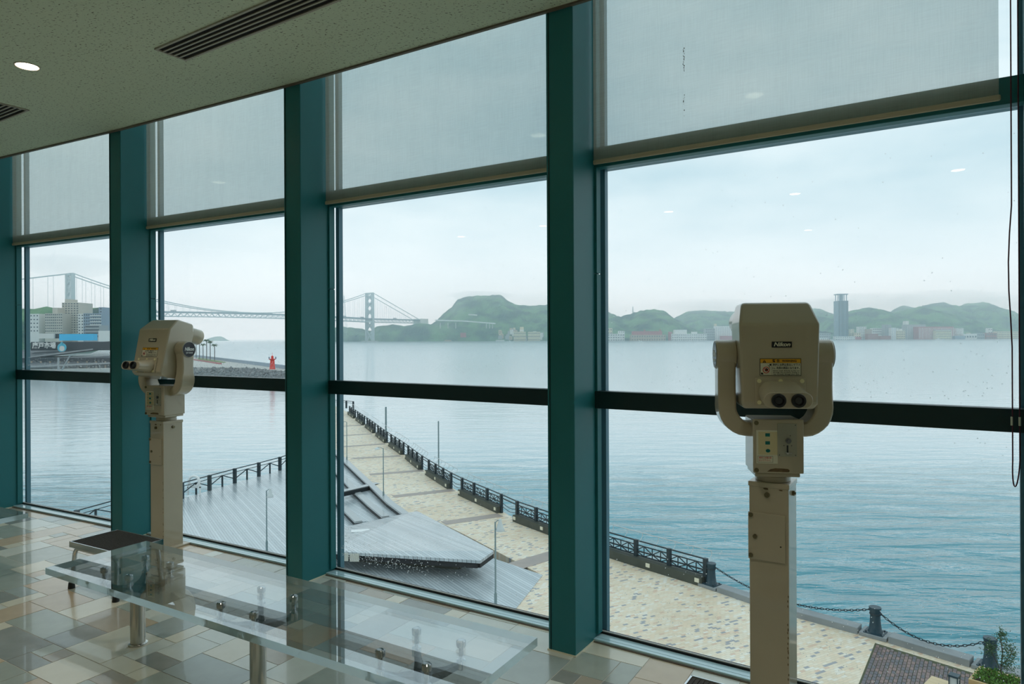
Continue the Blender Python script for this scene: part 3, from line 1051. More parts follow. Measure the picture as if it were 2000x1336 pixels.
# =================================================================== STEP STOOLS
def stool(center, th, label):
    st = empty('step_stool', (center.x, center.y, 0), -R(th))
    tag(st, label, 'stool', 'steel step stools')
    a, b_ = .225, .145
    fr_ = MB()
    fr_.box(-a, a, -b_, -b_ + .008, .240, .274).box(-a, a, b_ - .008, b_, .240, .274).box(-a, -a + .008, -b_, b_, .240, .274).box(a - .008, a, -b_, b_, .240, .274)
    fr_.box(-a + .008, a - .008, -b_ + .008, b_ - .008, .250, .262)
    top = fr_.build('top_frame', 'chrome', st, bevel=.002)
    rb = MB().box(-a + .008, a - .008, -b_ + .008, b_ - .008, .262, .270).build('rubber_mat', 'stool_mat', st)
    rib = MB()
    for k in range(28):
        x = -a + .018 + k * (2 * a - .036) / 27
        rib.box(x - .004, x + .004, -b_ + .012, b_ - .012, .270, .2725)
    rib.build('ribs', 'stool_mat', rb)
    for sy in (-1, 1):
        y0 = sy * (b_ - .022)
        pts = []
        lx = a - .02
        for z, sp_ in ((.006, 1.0), (.10, .5), (.19, .05)):
            pts.append((-lx - .012 * sp_, y0 + sy * .014 * sp_, z))
        for k in range(1, 7):
            w = (math.pi / 2) * k / 6
            pts.append((-lx + .045 * (1 - math.cos(w)), y0, .19 + .045 * math.sin(w)))
        pts += [(-x, y, z) for x, y, z in reversed(pts)]
        leg = MB().tube(pts, .0125, 12).build('leg_frame', 'chrome', st, smooth=True)
        for sx in (-1, 1):
            MB().lathe([(.019, 0), (.019, .004), (.016, .034), (.0135, .036)], c=(sx * (lx + .0115), y0 + sy * .0135, 0), seg=16).build('rubber_foot', 'rubber', leg, smooth=True)
    return st


stool(Vector((-2.326, 4.005)), 28.8, 'low chrome step stool with dark mat behind the bench end')
stool(Vector((0.727, 2.134)), 33.2, 'step stool in front of the large viewer, only a corner showing at the bottom edge')

# =================================================================== OUTSIDE
ZG = EYE - 10.0            # promenade paving
ZD = ZG - 0.75             # lower timber deck
ZS = EYE - 12.5            # sea

# ---- materials
m, t, b = nodes_of('sea_water')
tc = t.nodes.new('ShaderNodeTexCoord')
mp1 = t.nodes.new('ShaderNodeMapping'); mp1.inputs['Scale'].default_value = (0.15, 0.52, 1); mp1.inputs['Rotation'].default_value = (0, 0, R(12))
mp2 = t.nodes.new('ShaderNodeMapping'); mp2.inputs['Scale'].default_value = (0.5, 1.7, 1); mp2.inputs['Rotation'].default_value = (0, 0, R(20))
n1 = t.nodes.new('ShaderNodeTexNoise'); n1.inputs['Scale'].default_value = 1.0; n1.inputs['Detail'].default_value = 6; n1.inputs['Distortion'].default_value = 0.6
n2 = t.nodes.new('ShaderNodeTexNoise'); n2.inputs['Scale'].default_value = 1.0; n2.inputs['Detail'].default_value = 4
t.links.new(tc.outputs['Object'], mp1.inputs['Vector']); t.links.new(tc.outputs['Object'], mp2.inputs['Vector'])
t.links.new(mp1.outputs['Vector'], n1.inputs['Vector']); t.links.new(mp2.outputs['Vector'], n2.inputs['Vector'])
w1 = mnode(t, 'MULTIPLY', n1.outputs['Fac'], bv=2.2)
w2 = mnode(t, 'MULTIPLY', n2.outputs['Fac'], bv=0.30)
hh = mnode(t, 'ADD', w1, w2)
bp = t.nodes.new('ShaderNodeBump'); bp.inputs['Distance'].default_value = 1.3
sy_ = t.nodes.new('ShaderNodeSeparateXYZ'); t.links.new(tc.outputs['Object'], sy_.inputs[0])
mr_ = t.nodes.new('ShaderNodeMapRange'); mr_.interpolation_type = 'SMOOTHERSTEP'      # choppier by the sea wall, calm in mid strait
mr_.inputs['From Min'].default_value = 0; mr_.inputs['From Max'].default_value = 80; mr_.inputs['To Min'].default_value = 1.0; mr_.inputs['To Max'].default_value = 0.04
t.links.new(sy_.outputs['Y'], mr_.inputs['Value']); t.links.new(mr_.outputs['Result'], bp.inputs['Strength'])
t.links.new(hh, bp.inputs['Height']); t.links.new(bp.outputs['Normal'], b.inputs['Normal'])
b.inputs['Base Color'].default_value = (0.020, 0.26, 0.33, 1)
rg_ = t.nodes.new('ShaderNodeMapRange')                # ripples too fine to see further out
rg_.inputs['From Min'].default_value = 40; rg_.inputs['From Max'].default_value = 500; rg_.inputs['To Min'].default_value = 0.07; rg_.inputs['To Max'].default_value = 0.18
t.links.new(sy_.outputs['Y'], rg_.inputs['Value']); t.links.new(rg_.outputs['Result'], b.inputs['Roughness']); t.links.new(rg_.outputs['Result'], b.inputs['Coat Roughness'])
b.inputs['IOR'].default_value = 1.55
b.inputs['Coat Weight'].default_value = 1.0
t.links.new(bp.outputs['Normal'], b.inputs['Coat Normal'])


def brick_mat(name, w_, h_, rot, stops, mortar, rough=0.45, mort=0.06, scale_noise=0.4):
    """running bond paving; stops = [(share, colour)...] chosen at random brick by brick"""
    m, t, b = nodes_of(name)
    tc = t.nodes.new('ShaderNodeTexCoord')
    mp = t.nodes.new('ShaderNodeMapping'); mp.inputs['Rotation'].default_value = (0, 0, rot)
    sx = t.nodes.new('ShaderNodeSeparateXYZ')
    t.links.new(tc.outputs['Object'], mp.inputs['Vector']); t.links.new(mp.outputs['Vector'], sx.inputs[0])
    y = mnode(t, 'DIVIDE', sx.outputs['Y'], bv=h_)
    row = mnode(t, 'FLOOR', y)
    x = mnode(t, 'DIVIDE', sx.outputs['X'], bv=w_)
    off = mnode(t, 'MULTIPLY', row, bv=0.5)
    x = mnode(t, 'ADD', x, off)
    cell = mnode(t, 'FLOOR', x)
    cb_ = t.nodes.new('ShaderNodeCombineXYZ')
    t.links.new(cell, cb_.inputs[0]); t.links.new(row, cb_.inputs[1])
    wn = t.nodes.new('ShaderNodeTexWhiteNoise'); wn.noise_dimensions = '2D'
    t.links.new(cb_.outputs[0], wn.inputs['Vector'])
    rp = t.nodes.new('ShaderNodeValToRGB'); rp.color_ramp.interpolation = 'CONSTANT'
    acc = 0.0
    for k, (sh, c_) in enumerate(stops):
        e = rp.color_ramp.elements[k] if k < 2 else rp.color_ramp.elements.new(acc)
        e.position = acc; e.color = (*c_, 1)
        acc += sh
    t.links.new(wn.outputs['Value'], rp.inputs['Fac'])
    fx = mnode(t, 'FRACT', x); fy = mnode(t, 'FRACT', y)
    ex = mnode(t, 'LESS_THAN', fx, bv=mort * h_ / w_); ey = mnode(t, 'LESS_THAN', fy, bv=mort)
    ed = mnode(t, 'MAXIMUM', ex, ey)
    mx = t.nodes.new('ShaderNodeMix'); mx.data_type = 'RGBA'
    t.links.new(ed, mx.inputs[0]); t.links.new(rp.outputs['Color'], mx.inputs[6]); mx.inputs[7].default_value = (*mortar, 1)
    nz = t.nodes.new('ShaderNodeTexNoise'); nz.inputs['Scale'].default_value = scale_noise; nz.inputs['Detail'].default_value = 4
    t.links.new(tc.outputs['Object'], nz.inputs['Vector'])
    r2 = t.nodes.new('ShaderNodeValToRGB')
    r2.color_ramp.elements[0].position = .35; r2.color_ramp.elements[0].color = (.90, .87, .83, 1)
    r2.color_ramp.elements[1].position = .6; r2.color_ramp.elements[1].color = (1, 1, 1, 1)
    t.links.new(nz.outputs['Fac'], r2.inputs['Fac'])
    ml = t.nodes.new('ShaderNodeMix'); ml.data_type = 'RGBA'; ml.blend_type = 'MULTIPLY'; ml.inputs[0].default_value = 1.0
    t.links.new(mx.outputs[2], ml.inputs[6]); t.links.new(r2.outputs['Color'], ml.inputs[7])
    t.links.new(ml.outputs[2], b.inputs['Base Color'])
    b.inputs['Roughness'].default_value = rough
    return m


brick_mat('paving_tan', .20, .10, R(-28), [(.34, (.86, .75, .58)), (.26, (.81, .68, .50)), (.16, (.86, .70, .51)), (.12, (.88, .82, .70)), (.06, (.76, .55, .40)), (.06, (.36, .37, .39))], (.52, .45, .34))
brick_mat('paving_dark', .20, .10, R(30), [(.4, (.20, .15, .145)), (.3, (.26, .18, .16)), (.3, (.16, .135, .14))], (.14, .13, .10))
pmat('moss', (0.085, 0.095, 0.05), 0.8)
pmat('band_brick', (0.36, 0.31, 0.28), 0.45, var=(3, (0.44, 0.36, 0.31), 0.25))
pmat('kerb_stone', (0.23, 0.255, 0.265), 0.5, var=(2.5, (0.31, 0.335, 0.34), 0.3))
pmat('fence_iron', (0.018, 0.035, 0.045), 0.45)
pmat('bollard_iron', (0.02, 0.055, 0.075), 0.4)
pmat('plinth_stone', (0.045, 0.055, 0.045), 0.6, var=(1.8, (0.085, 0.095, 0.075), 0.3))
pmat('rail_white', (0.62, 0.63, 0.62), 0.4)
pmat('lamp_pole', (0.22, 0.30, 0.31), 0.4)
pmat('lamp_shade', (0.62, 0.67, 0.66), 0.4)
pmat('planter_wood', (0.66, 0.47, 0.22), 0.55, var=(3, (0.56, 0.38, 0.17), 0.3), stretch=(1, 1, 8))
pmat('table_wood', (0.74, 0.58, 0.36), 0.5, var=(3, (0.66, 0.50, 0.29), 0.3), stretch=(1, 8, 1))
pmat('leaf_green', (0.05, 0.16, 0.015), 0.5, var=(9, (0.13, 0.27, 0.03), 0.3))
pmat('leaf_dark', (0.025, 0.08, 0.03), 0.5, var=(6, (0.06, 0.13, 0.05), 0.3))
pmat('bark', (0.07, 0.05, 0.035), 0.8)
pmat('soil', (0.05, 0.035, 0.02), 0.9)
pmat('rock', (0.085, 0.095, 0.10), 0.7, var=(.6, (0.17, 0.18, 0.18), 0.3))
pmat('concrete', (0.46, 0.45, 0.42), 0.7, var=(.08, (0.55, 0.53, 0.48), 0.3))
pmat('lighthouse_red', (0.75, 0.045, 0.03), 0.45)
pmat('palm_green', (0.02, 0.085, 0.02), 0.6)
pmat('palm_trunk', (0.05, 0.045, 0.04), 0.8)
pmat('lawn', (0.14, 0.22, 0.04), 0.8)
pmat('red_edge', (0.42, 0.06, 0.07), 0.6)
pmat('forest', (0.006, 0.050, 0.045), 0.9, var=(.022, (0.115, 0.25, 0.105), 0.11), bump=(.11, 1.0, 4.0))
pmat('bridge_grey', (0.44, 0.52, 0.52), 0.5)
pmat('bridge_deck', (0.14, 0.22, 0.26), 0.6)
pmat('sign_blue', (0.06, 0.58, 0.95), 0.5)
pmat('sign_cyan', (0.10, 0.55, 0.72), 0.5)
pmat('market_roof', (0.035, 0.045, 0.055), 0.5, var=(.1, (0.07, 0.075, 0.085), 0.3))
pmat('bldg_beige', (0.56, 0.53, 0.46), 0.7)
pmat('bldg_tan', (0.48, 0.37, 0.27), 0.7)
pmat('bldg_white', (0.78, 0.77, 0.73), 0.7)
pmat('bldg_grey', (0.36, 0.38, 0.39), 0.7)
pmat('bldg_blue', (0.26, 0.34, 0.42), 0.6)
pmat('bldg_brick', (0.40, 0.10, 0.09), 0.7)
pmat('bldg_red', (0.44, 0.10, 0.12), 0.7)
pmat('bldg_cream', (0.70, 0.62, 0.42), 0.7)
pmat('glass_blue', (0.03, 0.12, 0.19), 0.25, var=(.12, (0.07, 0.22, 0.29), 0.2))
pmat('window_dark', (0.05, 0.075, 0.10), 0.25)
pmat('quay_dark', (0.08, 0.09, 0.10), 0.7)
pmat('boat_white', (0.85, 0.85, 0.83), 0.4)

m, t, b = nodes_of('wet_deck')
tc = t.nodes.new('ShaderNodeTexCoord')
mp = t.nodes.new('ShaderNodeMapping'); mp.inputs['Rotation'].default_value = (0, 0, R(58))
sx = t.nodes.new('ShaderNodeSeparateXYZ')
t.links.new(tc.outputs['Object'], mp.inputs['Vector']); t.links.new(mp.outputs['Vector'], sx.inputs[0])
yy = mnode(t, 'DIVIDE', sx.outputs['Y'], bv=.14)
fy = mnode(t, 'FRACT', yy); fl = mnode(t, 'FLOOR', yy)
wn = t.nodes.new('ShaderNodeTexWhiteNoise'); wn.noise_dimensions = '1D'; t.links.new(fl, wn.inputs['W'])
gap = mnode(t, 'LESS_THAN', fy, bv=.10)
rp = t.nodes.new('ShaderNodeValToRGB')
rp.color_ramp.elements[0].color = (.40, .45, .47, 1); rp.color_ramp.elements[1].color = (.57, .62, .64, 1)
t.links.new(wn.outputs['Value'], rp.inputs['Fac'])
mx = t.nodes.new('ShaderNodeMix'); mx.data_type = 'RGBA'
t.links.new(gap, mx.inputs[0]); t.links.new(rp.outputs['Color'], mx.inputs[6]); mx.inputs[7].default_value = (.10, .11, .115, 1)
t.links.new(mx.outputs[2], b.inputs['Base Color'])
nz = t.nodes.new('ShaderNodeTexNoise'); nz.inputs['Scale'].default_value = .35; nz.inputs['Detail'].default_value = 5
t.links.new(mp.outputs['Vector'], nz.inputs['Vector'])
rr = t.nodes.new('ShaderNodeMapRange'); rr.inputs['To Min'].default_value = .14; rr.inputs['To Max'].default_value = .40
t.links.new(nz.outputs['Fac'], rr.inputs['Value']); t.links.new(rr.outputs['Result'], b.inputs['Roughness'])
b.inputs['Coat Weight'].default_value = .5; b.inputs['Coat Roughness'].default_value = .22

# ---- sea
me = bpy.data.meshes.new('sea')
me.from_pydata([(-9000, -40, ZS), (9000, -40, ZS), (9000, 12000, ZS), (-9000, 12000, ZS)], [], [(0, 1, 2, 3)])
sea = link('sea', me, 'sea_water')
tag(sea, 'rippled teal sea of the strait', 'sea', kind='structure')


# ---- promenade outline -----------------------------------------------------------
def crom(pts, n=10):
    out = []
    P = [pts[0] * 2 - pts[1]] + list(pts) + [pts[-1] * 2 - pts[-2]]
    for i in range(1, len(P) - 2):
        for k in range(n):
            s = k / n
            a, b_, c_, d = P[i - 1], P[i], P[i + 1], P[i + 2]
            out.append(.5 * ((2 * b_) + (c_ - a) * s + (2 * a - 5 * b_ + 4 * c_ - d) * s * s + (3 * b_ - a - 3 * c_ + d) * s ** 3))
    out.append(pts[-1])
    return out


fence_px = [(1372, 1147), (1174.6, 1085), (1062, 1041.7), (998.8, 1017.5), (966.5, 1001), (892, 966), (859, 946.4), (815, 916.5), (781, 888), (748, 863.9), (724, 844), (705.5, 829.7), (675.6, 807)]
fence_line = crom([gp(x, y, ZG).xy for x, y in fence_px])
kerb_px = [(1372, 1147), (1466.5, 1180), (1553.8, 1206.8), (1681, 1241), (1728, 1254), (1890, 1303)]
kerb_line = [gp(x, y, ZG).xy for x, y in kerb_px]
kd = (kerb_line[-1] - kerb_line[-2]).normalized()
kerb_line += [kerb_line[-1] + kd * 5, kerb_line[-1] + kd * 14]


class Line:
    def __init__(self, pts):
        self.p = pts
        self.s = [0.0]
        for a, b_ in zip(pts[:-1], pts[1:]):
            self.s.append(self.s[-1] + (b_ - a).length)
        self.len = self.s[-1]

    def at(self, s):
        s = max(0, min(self.len - 1e-6, s))
        for i in range(len(self.s) - 1):
            if self.s[i + 1] >= s:
                k = (s - self.s[i]) / max(1e-9, self.s[i + 1] - self.s[i])
                return self.p[i].lerp(self.p[i + 1], k)
        return self.p[-1]

    def dir(self, s):
        return (self.at(min(self.len, s + .3)) - self.at(max(0, s - .3))).normalized()


FL, KL = Line(fence_line), Line(kerb_line)
# right hand side of travel away from the viewer = sea side
sea_side = lambda d: Vector((d.y, -d.x))

edge = [FL.at(k * FL.len / 60) + sea_side(FL.dir(k * FL.len / 60)) * .45 for k in range(61)]
kedge = [KL.at(k * KL.len / 20) + Vector((-KL.dir(k * KL.len / 20).y, KL.dir(k * KL.len / 20).x)) * .45 for k in range(21)]
far_l = gp(640, 800, ZG).xy
base_in = [Vector((-26.0, 99.0)), gp(640, 850, ZG).xy + Vector((-.5, 0)), gp(600, 890, ZG).xy, Vector((-13.2, 56.5))]
# tier edges (top curb line) separate the promenade from the lower deck
E1 = [gp(x, y, ZG).xy for x, y in ((655, 878), (674.6, 895), (705, 923), (735.5, 951), (768, 981), (799.7, 1003.7))]
E2 = [gp(x, y, ZG - .25).xy for x, y in ((645, 900), (664.7, 921.4), (701, 959), (730, 985), (760, 1008.7))]
E3 = [gp(x, y, ZG - .5).xy for x, y in ((630, 942), (664.7, 977), (685, 997), (707.5, 1018.6))]
wedge_r = gp(816, 1000, ZG).xy
ramp_z = ZG + 0.9
W1, W2, W3 = gp(964, 1076, ramp_z).xy, gp(938, 1095, ramp_z).xy, gp(640, 1076, ramp_z).xy
near_l = [gp(1060, 1124, ZG).xy, gp(1009, 1188, ZG).xy]
prom = list(reversed(kedge)) + edge[1:] + [Vector((-27.5, 104)), Vector((-30, 99)), Vector((-22, 75))] + E1 + [wedge_r] + [gp(905, 1043, ZG).xy, gp(1060, 1124, ZG).xy, gp(1009, 1188, ZG).xy, gp(960, 1260, ZG).xy, Vector((-1.0, 1.0)), Vector((22, 1.0))]
pr = MB().prism([(p.x, p.y) for p in prom], ZS - 1, ZG)
promenade = pr.build('promenade', 'paving_tan')
bm_ = bmesh.new(); bm_.from_mesh(promenade.data); bmesh.ops.triangulate(bm_, faces=[f for f in bm_.faces if len(f.verts) > 4]); bm_.to_mesh(promenade.data); bm_.free()
tag(promenade, 'curving tan brick promenade along the sea wall', 'pavement', kind='structure')

# darker brick bands across the promenade
for k, ((xa, ya), (xb, yb), wd) in enumerate([((985, 1112), (1085, 1082), .95), ((866, 1022), (977, 1006), .75), ((768, 970), (886, 957), .7), ((722, 927), (826, 919), .7), ((690, 895.5), (782, 890.5), .65), ((664, 873), (752, 867), .65), ((660, 851.5), (726, 847.5), .6), ((660, 833), (708, 830.5), .6)]):
    a, c_ = gp(xa, ya, ZG).xy, gp(xb, yb, ZG).xy
    if k == 0:
        c_ = a + (c_ - a) * 1.1
    MB().bar((a.x, a.y, ZG + .004), (c_.x, c_.y, ZG + .004), wd, .012).build('brick_band', 'band_brick', promenade)

# dark brick corner by the planter: bricks as geometry
dk = [gp(1709, 1256, ZG).xy, gp(1677, 1336, ZG).xy]
dd = (dk[1] - dk[0]).normalized()
du = KL.dir(KL.len * .55)
MB().prism([(p.x, p.y) for p in (dk[0], dk[0] + dd * 9, dk[0] + dd * 9 + du * 14, dk[0] + du * 14)], ZG, ZG + .004).build('moss_joint', 'moss', promenade)
rb = random.Random(9)
bk = {0: MB(), 1: MB(), 2: MB()}
bu = Vector((-dd.x, -dd.y)); bv_ = du
for r_ in range(44):
    for q in range(34):
        o = dk[0] + dd * (.12 + q * .215 + (r_ % 2) * .1) + du * (.06 + r_ * .108)
        if (o - dk[0]).dot(dd) > 6.0:
            continue
        h_ = ZG + .012 + rb.uniform(0, .008)
        P_ = [o, o + dd * .195, o + dd * .195 + du * .09, o + du * .09]
        bk[rb.randrange(3)].prism([(p.x, p.y) for p in P_], ZG, h_)
pmat('dark_brick_a', (.17, .125, .125), .45); pmat('dark_brick_b', (.25, .165, .15), .45); pmat('dark_brick_c', (.13, .12, .135), .45)
for k, nm in enumerate(('dark_brick_a', 'dark_brick_b', 'dark_brick_c')):
    o = bk[k].build('dark_brick_field', nm, promenade)
    o['kind'] = 'stuff'

# ---- lower deck, tiers and the raised ramp ----------------------------------------
left_px = [(150, 1034), (208, 1016), (353, 974.7), (450, 946), (552.4, 917)]
zdg = lambda x, y: gp(x, y, ZD).xy
deck_l = [zdg(x, y) for x, y in left_px]
deck_poly = [Vector((-24, 1)), zdg(100, 1052)] + deck_l + [zdg(610, 888), zdg(650, 850), Vector((-23, 74)), Vector((-21, 72))] + E1 + [wedge_r, gp(905, 1043, ZG).xy, gp(1009, 1188, ZG).xy + Vector((.4, 0)), Vector((-.5, 1))]
dk_ = MB().prism([(p.x, p.y) for p in deck_poly], ZS - 1, ZD).build('timber_deck', 'wet_deck')
bm_ = bmesh.new(); bm_.from_mesh(dk_.data); bmesh.ops.triangulate(bm_, faces=[f for f in bm_.faces if len(f.verts) > 4]); bm_.to_mesh(dk_.data); bm_.free()
tag(dk_, 'wide wet grey timber deck below the promenade', 'deck', kind='structure')


def strip(line, off, z0, z1, name, mat, parent):
    l2 = []
    for i, p in enumerate(line):
        a = line[max(0, i - 1)]; c_ = line[min(len(line) - 1, i + 1)]
        d = (c_ - a).normalized()
        n = Vector((d.y, -d.x))          # to the left-hand (deck) side when running towards the viewer
        l2.append(p + n * off)
    m_ = MB()
    for i in range(len(line) - 1):
        m_.prism([(q.x, q.y) for q in (line[i], line[i + 1], l2[i + 1], l2[i])], z0, z1)
    return m_.build(name, mat, parent)


pmat('curb_light', (0.42, 0.44, 0.44), 0.35, coat=.4)
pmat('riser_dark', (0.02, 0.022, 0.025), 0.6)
tiers = empty('seating_tiers', (0, 0, 0))
tag(tiers, 'curved grey timber seating tiers with dark risers beside the promenade', 'seating')
for ln, zt, nm in ((E1, ZG, 0), (E2, ZG - .25, 1), (E3, ZG - .5, 2)):
    strip(ln, .42, zt - .06, zt + .05, 'tier_edge', 'curb_light', tiers)
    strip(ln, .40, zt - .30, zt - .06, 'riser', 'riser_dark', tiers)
ts = MB()
n_ = min(len(E1), len(E2))
for i in range(n_ - 1):
    k0, k1 = i / (n_ - 1), (i + 1) / (n_ - 1)
    A_, B_ = Line(E1), Line(E2)
    ts.prism([(q.x, q.y) for q in (A_.at(k0 * A_.len), A_.at(k1 * A_.len), B_.at(k1 * B_.len), B_.at(k0 * B_.len))], ZD - .1, ZG - .25)
ts.build('tread', 'wet_deck', tiers)
ts = MB()
for i in range(n_ - 1):
    k0, k1 = i / (n_ - 1), (i + 1) / (n_ - 1)
    A_, B_ = Line(E2), Line(E3)
    ts.prism([(q.x, q.y) for q in (A_.at(k0 * A_.len), A_.at(k1 * A_.len), B_.at(k1 * B_.len), B_.at(k0 * B_.len))], ZD - .1, ZG - .5)
ts.build('tread', 'wet_deck', tiers)
a, c_ = gp(665, 968, ZG - .2).xy, gp(737, 951, ZG - .2).xy
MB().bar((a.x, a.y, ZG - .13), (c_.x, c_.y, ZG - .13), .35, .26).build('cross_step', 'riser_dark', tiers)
MB().bar((a.x - .05, a.y + .3, ZG + .0), (c_.x - .05, c_.y + .3, ZG + .0), .5, .05).build('cross_tread', 'curb_light', tiers)

ramp = empty('deck_ramp', (W2.x, W2.y, ZG))
tag(ramp, 'raised wedge shaped timber deck with a dark overhang beside the lamp', 'deck')
rp_poly = [(gp(640, 1038, ZG).xy, ZG + .04), (gp(801, 1002, ZG).xy, ZG + .04), (wedge_r, ZG + .04), (W1, ramp_z), (W2, ramp_z), (W3, ramp_z)]
off = Vector((W2.x, W2.y, ZG))
vs = [Vector((p.x, p.y, z)) - off for p, z in rp_poly] + [Vector((p.x, p.y, z - .12)) - off for p, z in rp_poly]
n_ = len(rp_poly)
MB().add(vs, [tuple(range(n_)), tuple(range(2 * n_ - 1, n_ - 1, -1))] + [(i, n_ + i, n_ + (i + 1) % n_, (i + 1) % n_) for i in range(n_)]).build('planking', 'wet_deck', ramp, recalc=True)
# dark fascia below the near edges
fz = MB()
for p, q in ((W1, W2), (W2, W3)):
    inn = Vector((-.1, .25))
    fz.add([Vector((p.x + inn.x, p.y + inn.y, ramp_z - .12)) - off, Vector((q.x + inn.x, q.y + inn.y, ramp_z - .12)) - off, Vector((q.x + inn.x, q.y + inn.y, ramp_z - .38)) - off, Vector((p.x + inn.x, p.y + inn.y, ramp_z - .38)) - off], [(0, 1, 2, 3)])
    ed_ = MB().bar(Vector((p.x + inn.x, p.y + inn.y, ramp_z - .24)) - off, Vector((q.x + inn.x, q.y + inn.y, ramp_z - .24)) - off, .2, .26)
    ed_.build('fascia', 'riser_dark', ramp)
rw = [W1 + Vector((-1.2, 1.5)), W2 + Vector((-1.0, 1.6)), W3 + Vector((0, 1.6))]
for p, q in zip(rw[:-1], rw[1:]):
    MB().bar(Vector((p.x, p.y, ZG + .22)) - off, Vector((q.x, q.y, ZG + .22)) - off, .15, .4).build('back_wall', 'plinth_stone', ramp)
pmat('sign_board', (.55, .54, .46), .6)
for xa, xb, ya, yb in ((664, 680, 1081, 1096), (683, 701, 1082, 1097)):
    p = at(xa, ya, W2.y + .9); q = at(xb, yb, W2.y + .9)
    MB().box(min(p.x, q.x), max(p.x, q.x), p.y, p.y + .05, q.z, p.z).build('notice_board', 'sign_board', ramp, loc=-off)
pt = at(704, 1038, 30).xy
hp = gp(704, 1036, ZG + .45)
MB().box(-.45, .45, -.22, .22, 0, .02).build('hatch_cover', 'boat_white', ramp, loc=Vector((hp.x, hp.y, hp.z - .02)) - off, rot=(0, 0, R(12)))

# lower striped deck at promenade level in front of the ramp
lf = [gp(960, 1090, ZG).xy, gp(1060, 1124, ZG).xy, gp(1009, 1188, ZG).xy, gp(960, 1262, ZG).xy, Vector((-3, 2)), Vector((-16, 2)), gp(560, 1105, ZG).xy, gp(640, 1100, ZG).xy + Vector((0, 1.2))]
ld = MB().prism([(p.x, p.y) for p in lf], ZD, ZG + .02).build('striped_deck', 'wet_deck')
tag(ld, 'striped wet decking at the foot of the lamp below the wedge deck', 'deck', kind='structure')

# ---- sea fence along the promenade ------------------------------------------------
def fence_section(s0, npan, label):
    pl = 1.75
    f = empty('lattice_fence', (FL.at(s0).x, FL.at(s0).y, ZG))
    tag(f, label, 'fence', 'lattice fence sections on the sea wall')
    o3 = Vector((FL.at(s0).x, FL.at(s0).y, 0))

    def P(s, off_, z):
        d = FL.dir(s); q = FL.at(s) + sea_side(d) * off_
        return Vector((q.x, q.y, z)) - o3
    s1 = s0 + npan * pl
    k = 8
    pb = MB()
    for i in range(k):
        a, b_ = s0 + (s1 - s0) * i / k, s0 + (s1 - s0) * (i + 1) / k
        pb.prism([(P(a, .0, 0).x, P(a, .0, 0).y), (P(b_, .0, 0).x, P(b_, .0, 0).y), (P(b_, .38, 0).x, P(b_, .38, 0).y), (P(a, .38, 0).x, P(a, .38, 0).y)], 0, .36)
    pb.build('plinth', 'plinth_stone', f)
    for s in (s0 + .2, (s0 + s1) / 2, s1 - .2):
        p = P(s, -.01, .22)
        MB().box(-.10, .10, -.03, .03, -.08, .08).build('lamp_panel', 'label_paper', f, loc=p, rot=(0, 0, math.atan2(FL.dir(s).y, FL.dir(s).x)))
    for i in range(npan + 1):
        s = s0 + i * pl
        p = P(s, .30, 0)
        MB().box(-.085, .085, -.07, .07, 0, 1.08).build('post', 'fence_iron', f, loc=p, rot=(0, 0, math.atan2(FL.dir(s).y, FL.dir(s).x)))
    rt_ = MB(); 
    for i in range(npan):
        a, b_ = s0 + i * pl, s0 + (i + 1) * pl
        MB().bar(P(a, .30, 1.05), P(b_, .30, 1.05), .05, .05).build('top_rail', 'fence_iron', f)
        lat = MB()
        for z in (.42, .60, .86):
            lat.bar(P(a, .30, z), P(b_, .30, z), .04, .06 if z == .60 else .045)
        nn = 4
        for j in range(1, nn):
            lat.bar(P(a + pl * j / nn, .30, .40), P(a + pl * j / nn, .30, .88), .03, .04)
        for j in range(nn):
            u0, u1 = a + pl * j / nn, a + pl * (j + 1) / nn
            za, zb_ = (.60, .86) if j % 2 == 0 else (.86, .60)
            lat.bar(P(u0, .30, za), P(u1, .30, zb_), .025, .04)
            za, zb_ = (.60, .42) if j % 2 == 0 else (.42, .60)
            lat.bar(P(u0, .30, za), P(u1, .30, zb_), .025, .04)
        lat.build('lattice_panel', 'fence_iron', f)
    # slim white rail on hooked stanchions on the sea side
    n_ = npan * 2
    hr = MB()
    hr.tube([P(s0 + (s1 - s0) * i / n_, .75, 1.28) for i in range(n_ + 1)], .02, 5)
    hr.build('outer_rail', 'rail_white', f)
    for i in range(n_ + 1):
        s = s0 + (s1 - s0) * i / n_
        MB().tube([P(s, .42, .9), P(s, .62, 1.0), P(s, .74, 1.12), P(s, .75, 1.28)], .012, 5).build('stanchion', 'rail_white', f)
    return f, P, s1


names = ['nearest', 'second', 'third', 'fourth', 'fifth', 'sixth', 'seventh', 'eighth', 'ninth', 'tenth', 'eleventh']
s = 0.05
k = 0
GAP = 1.95
while s + 5.25 < FL.len:
    lab = names[min(k, 10)] + ' dark lattice fence section on the sea wall counting from the chain bollards'
    f, P, s1 = fence_section(s, 3, lab)
    if s1 + GAP < FL.len:
        g = empty('gap_rail', (FL.at(s1).x, FL.at(s1).y, ZG))
        tag(g, 'plain rails and slack chains closing the gap after the %s fence section' % names[min(k, 10)], 'railing', 'rails in the fence gaps')
        o3 = Vector((FL.at(s1).x, FL.at(s1).y, 0))

        def PG(s_, z):
            q = FL.at(s_) + sea_side(FL.dir(s_)) * .30
            return Vector((q.x, q.y, z)) - o3
        for z in (1.05, .86):
            MB().bar(PG(s1, z), PG(s1 + GAP, z), .05, .05).build('rail', 'fence_iron', g)
        for z in (.62, .42):
            MB().tube([PG(s1 + GAP * q / 8, z - .12 * math.sin(math.pi * q / 8)) for q in range(9)], .018, 5).build('chain', 'fence_iron', g)
    s = s1 + GAP
    k += 1

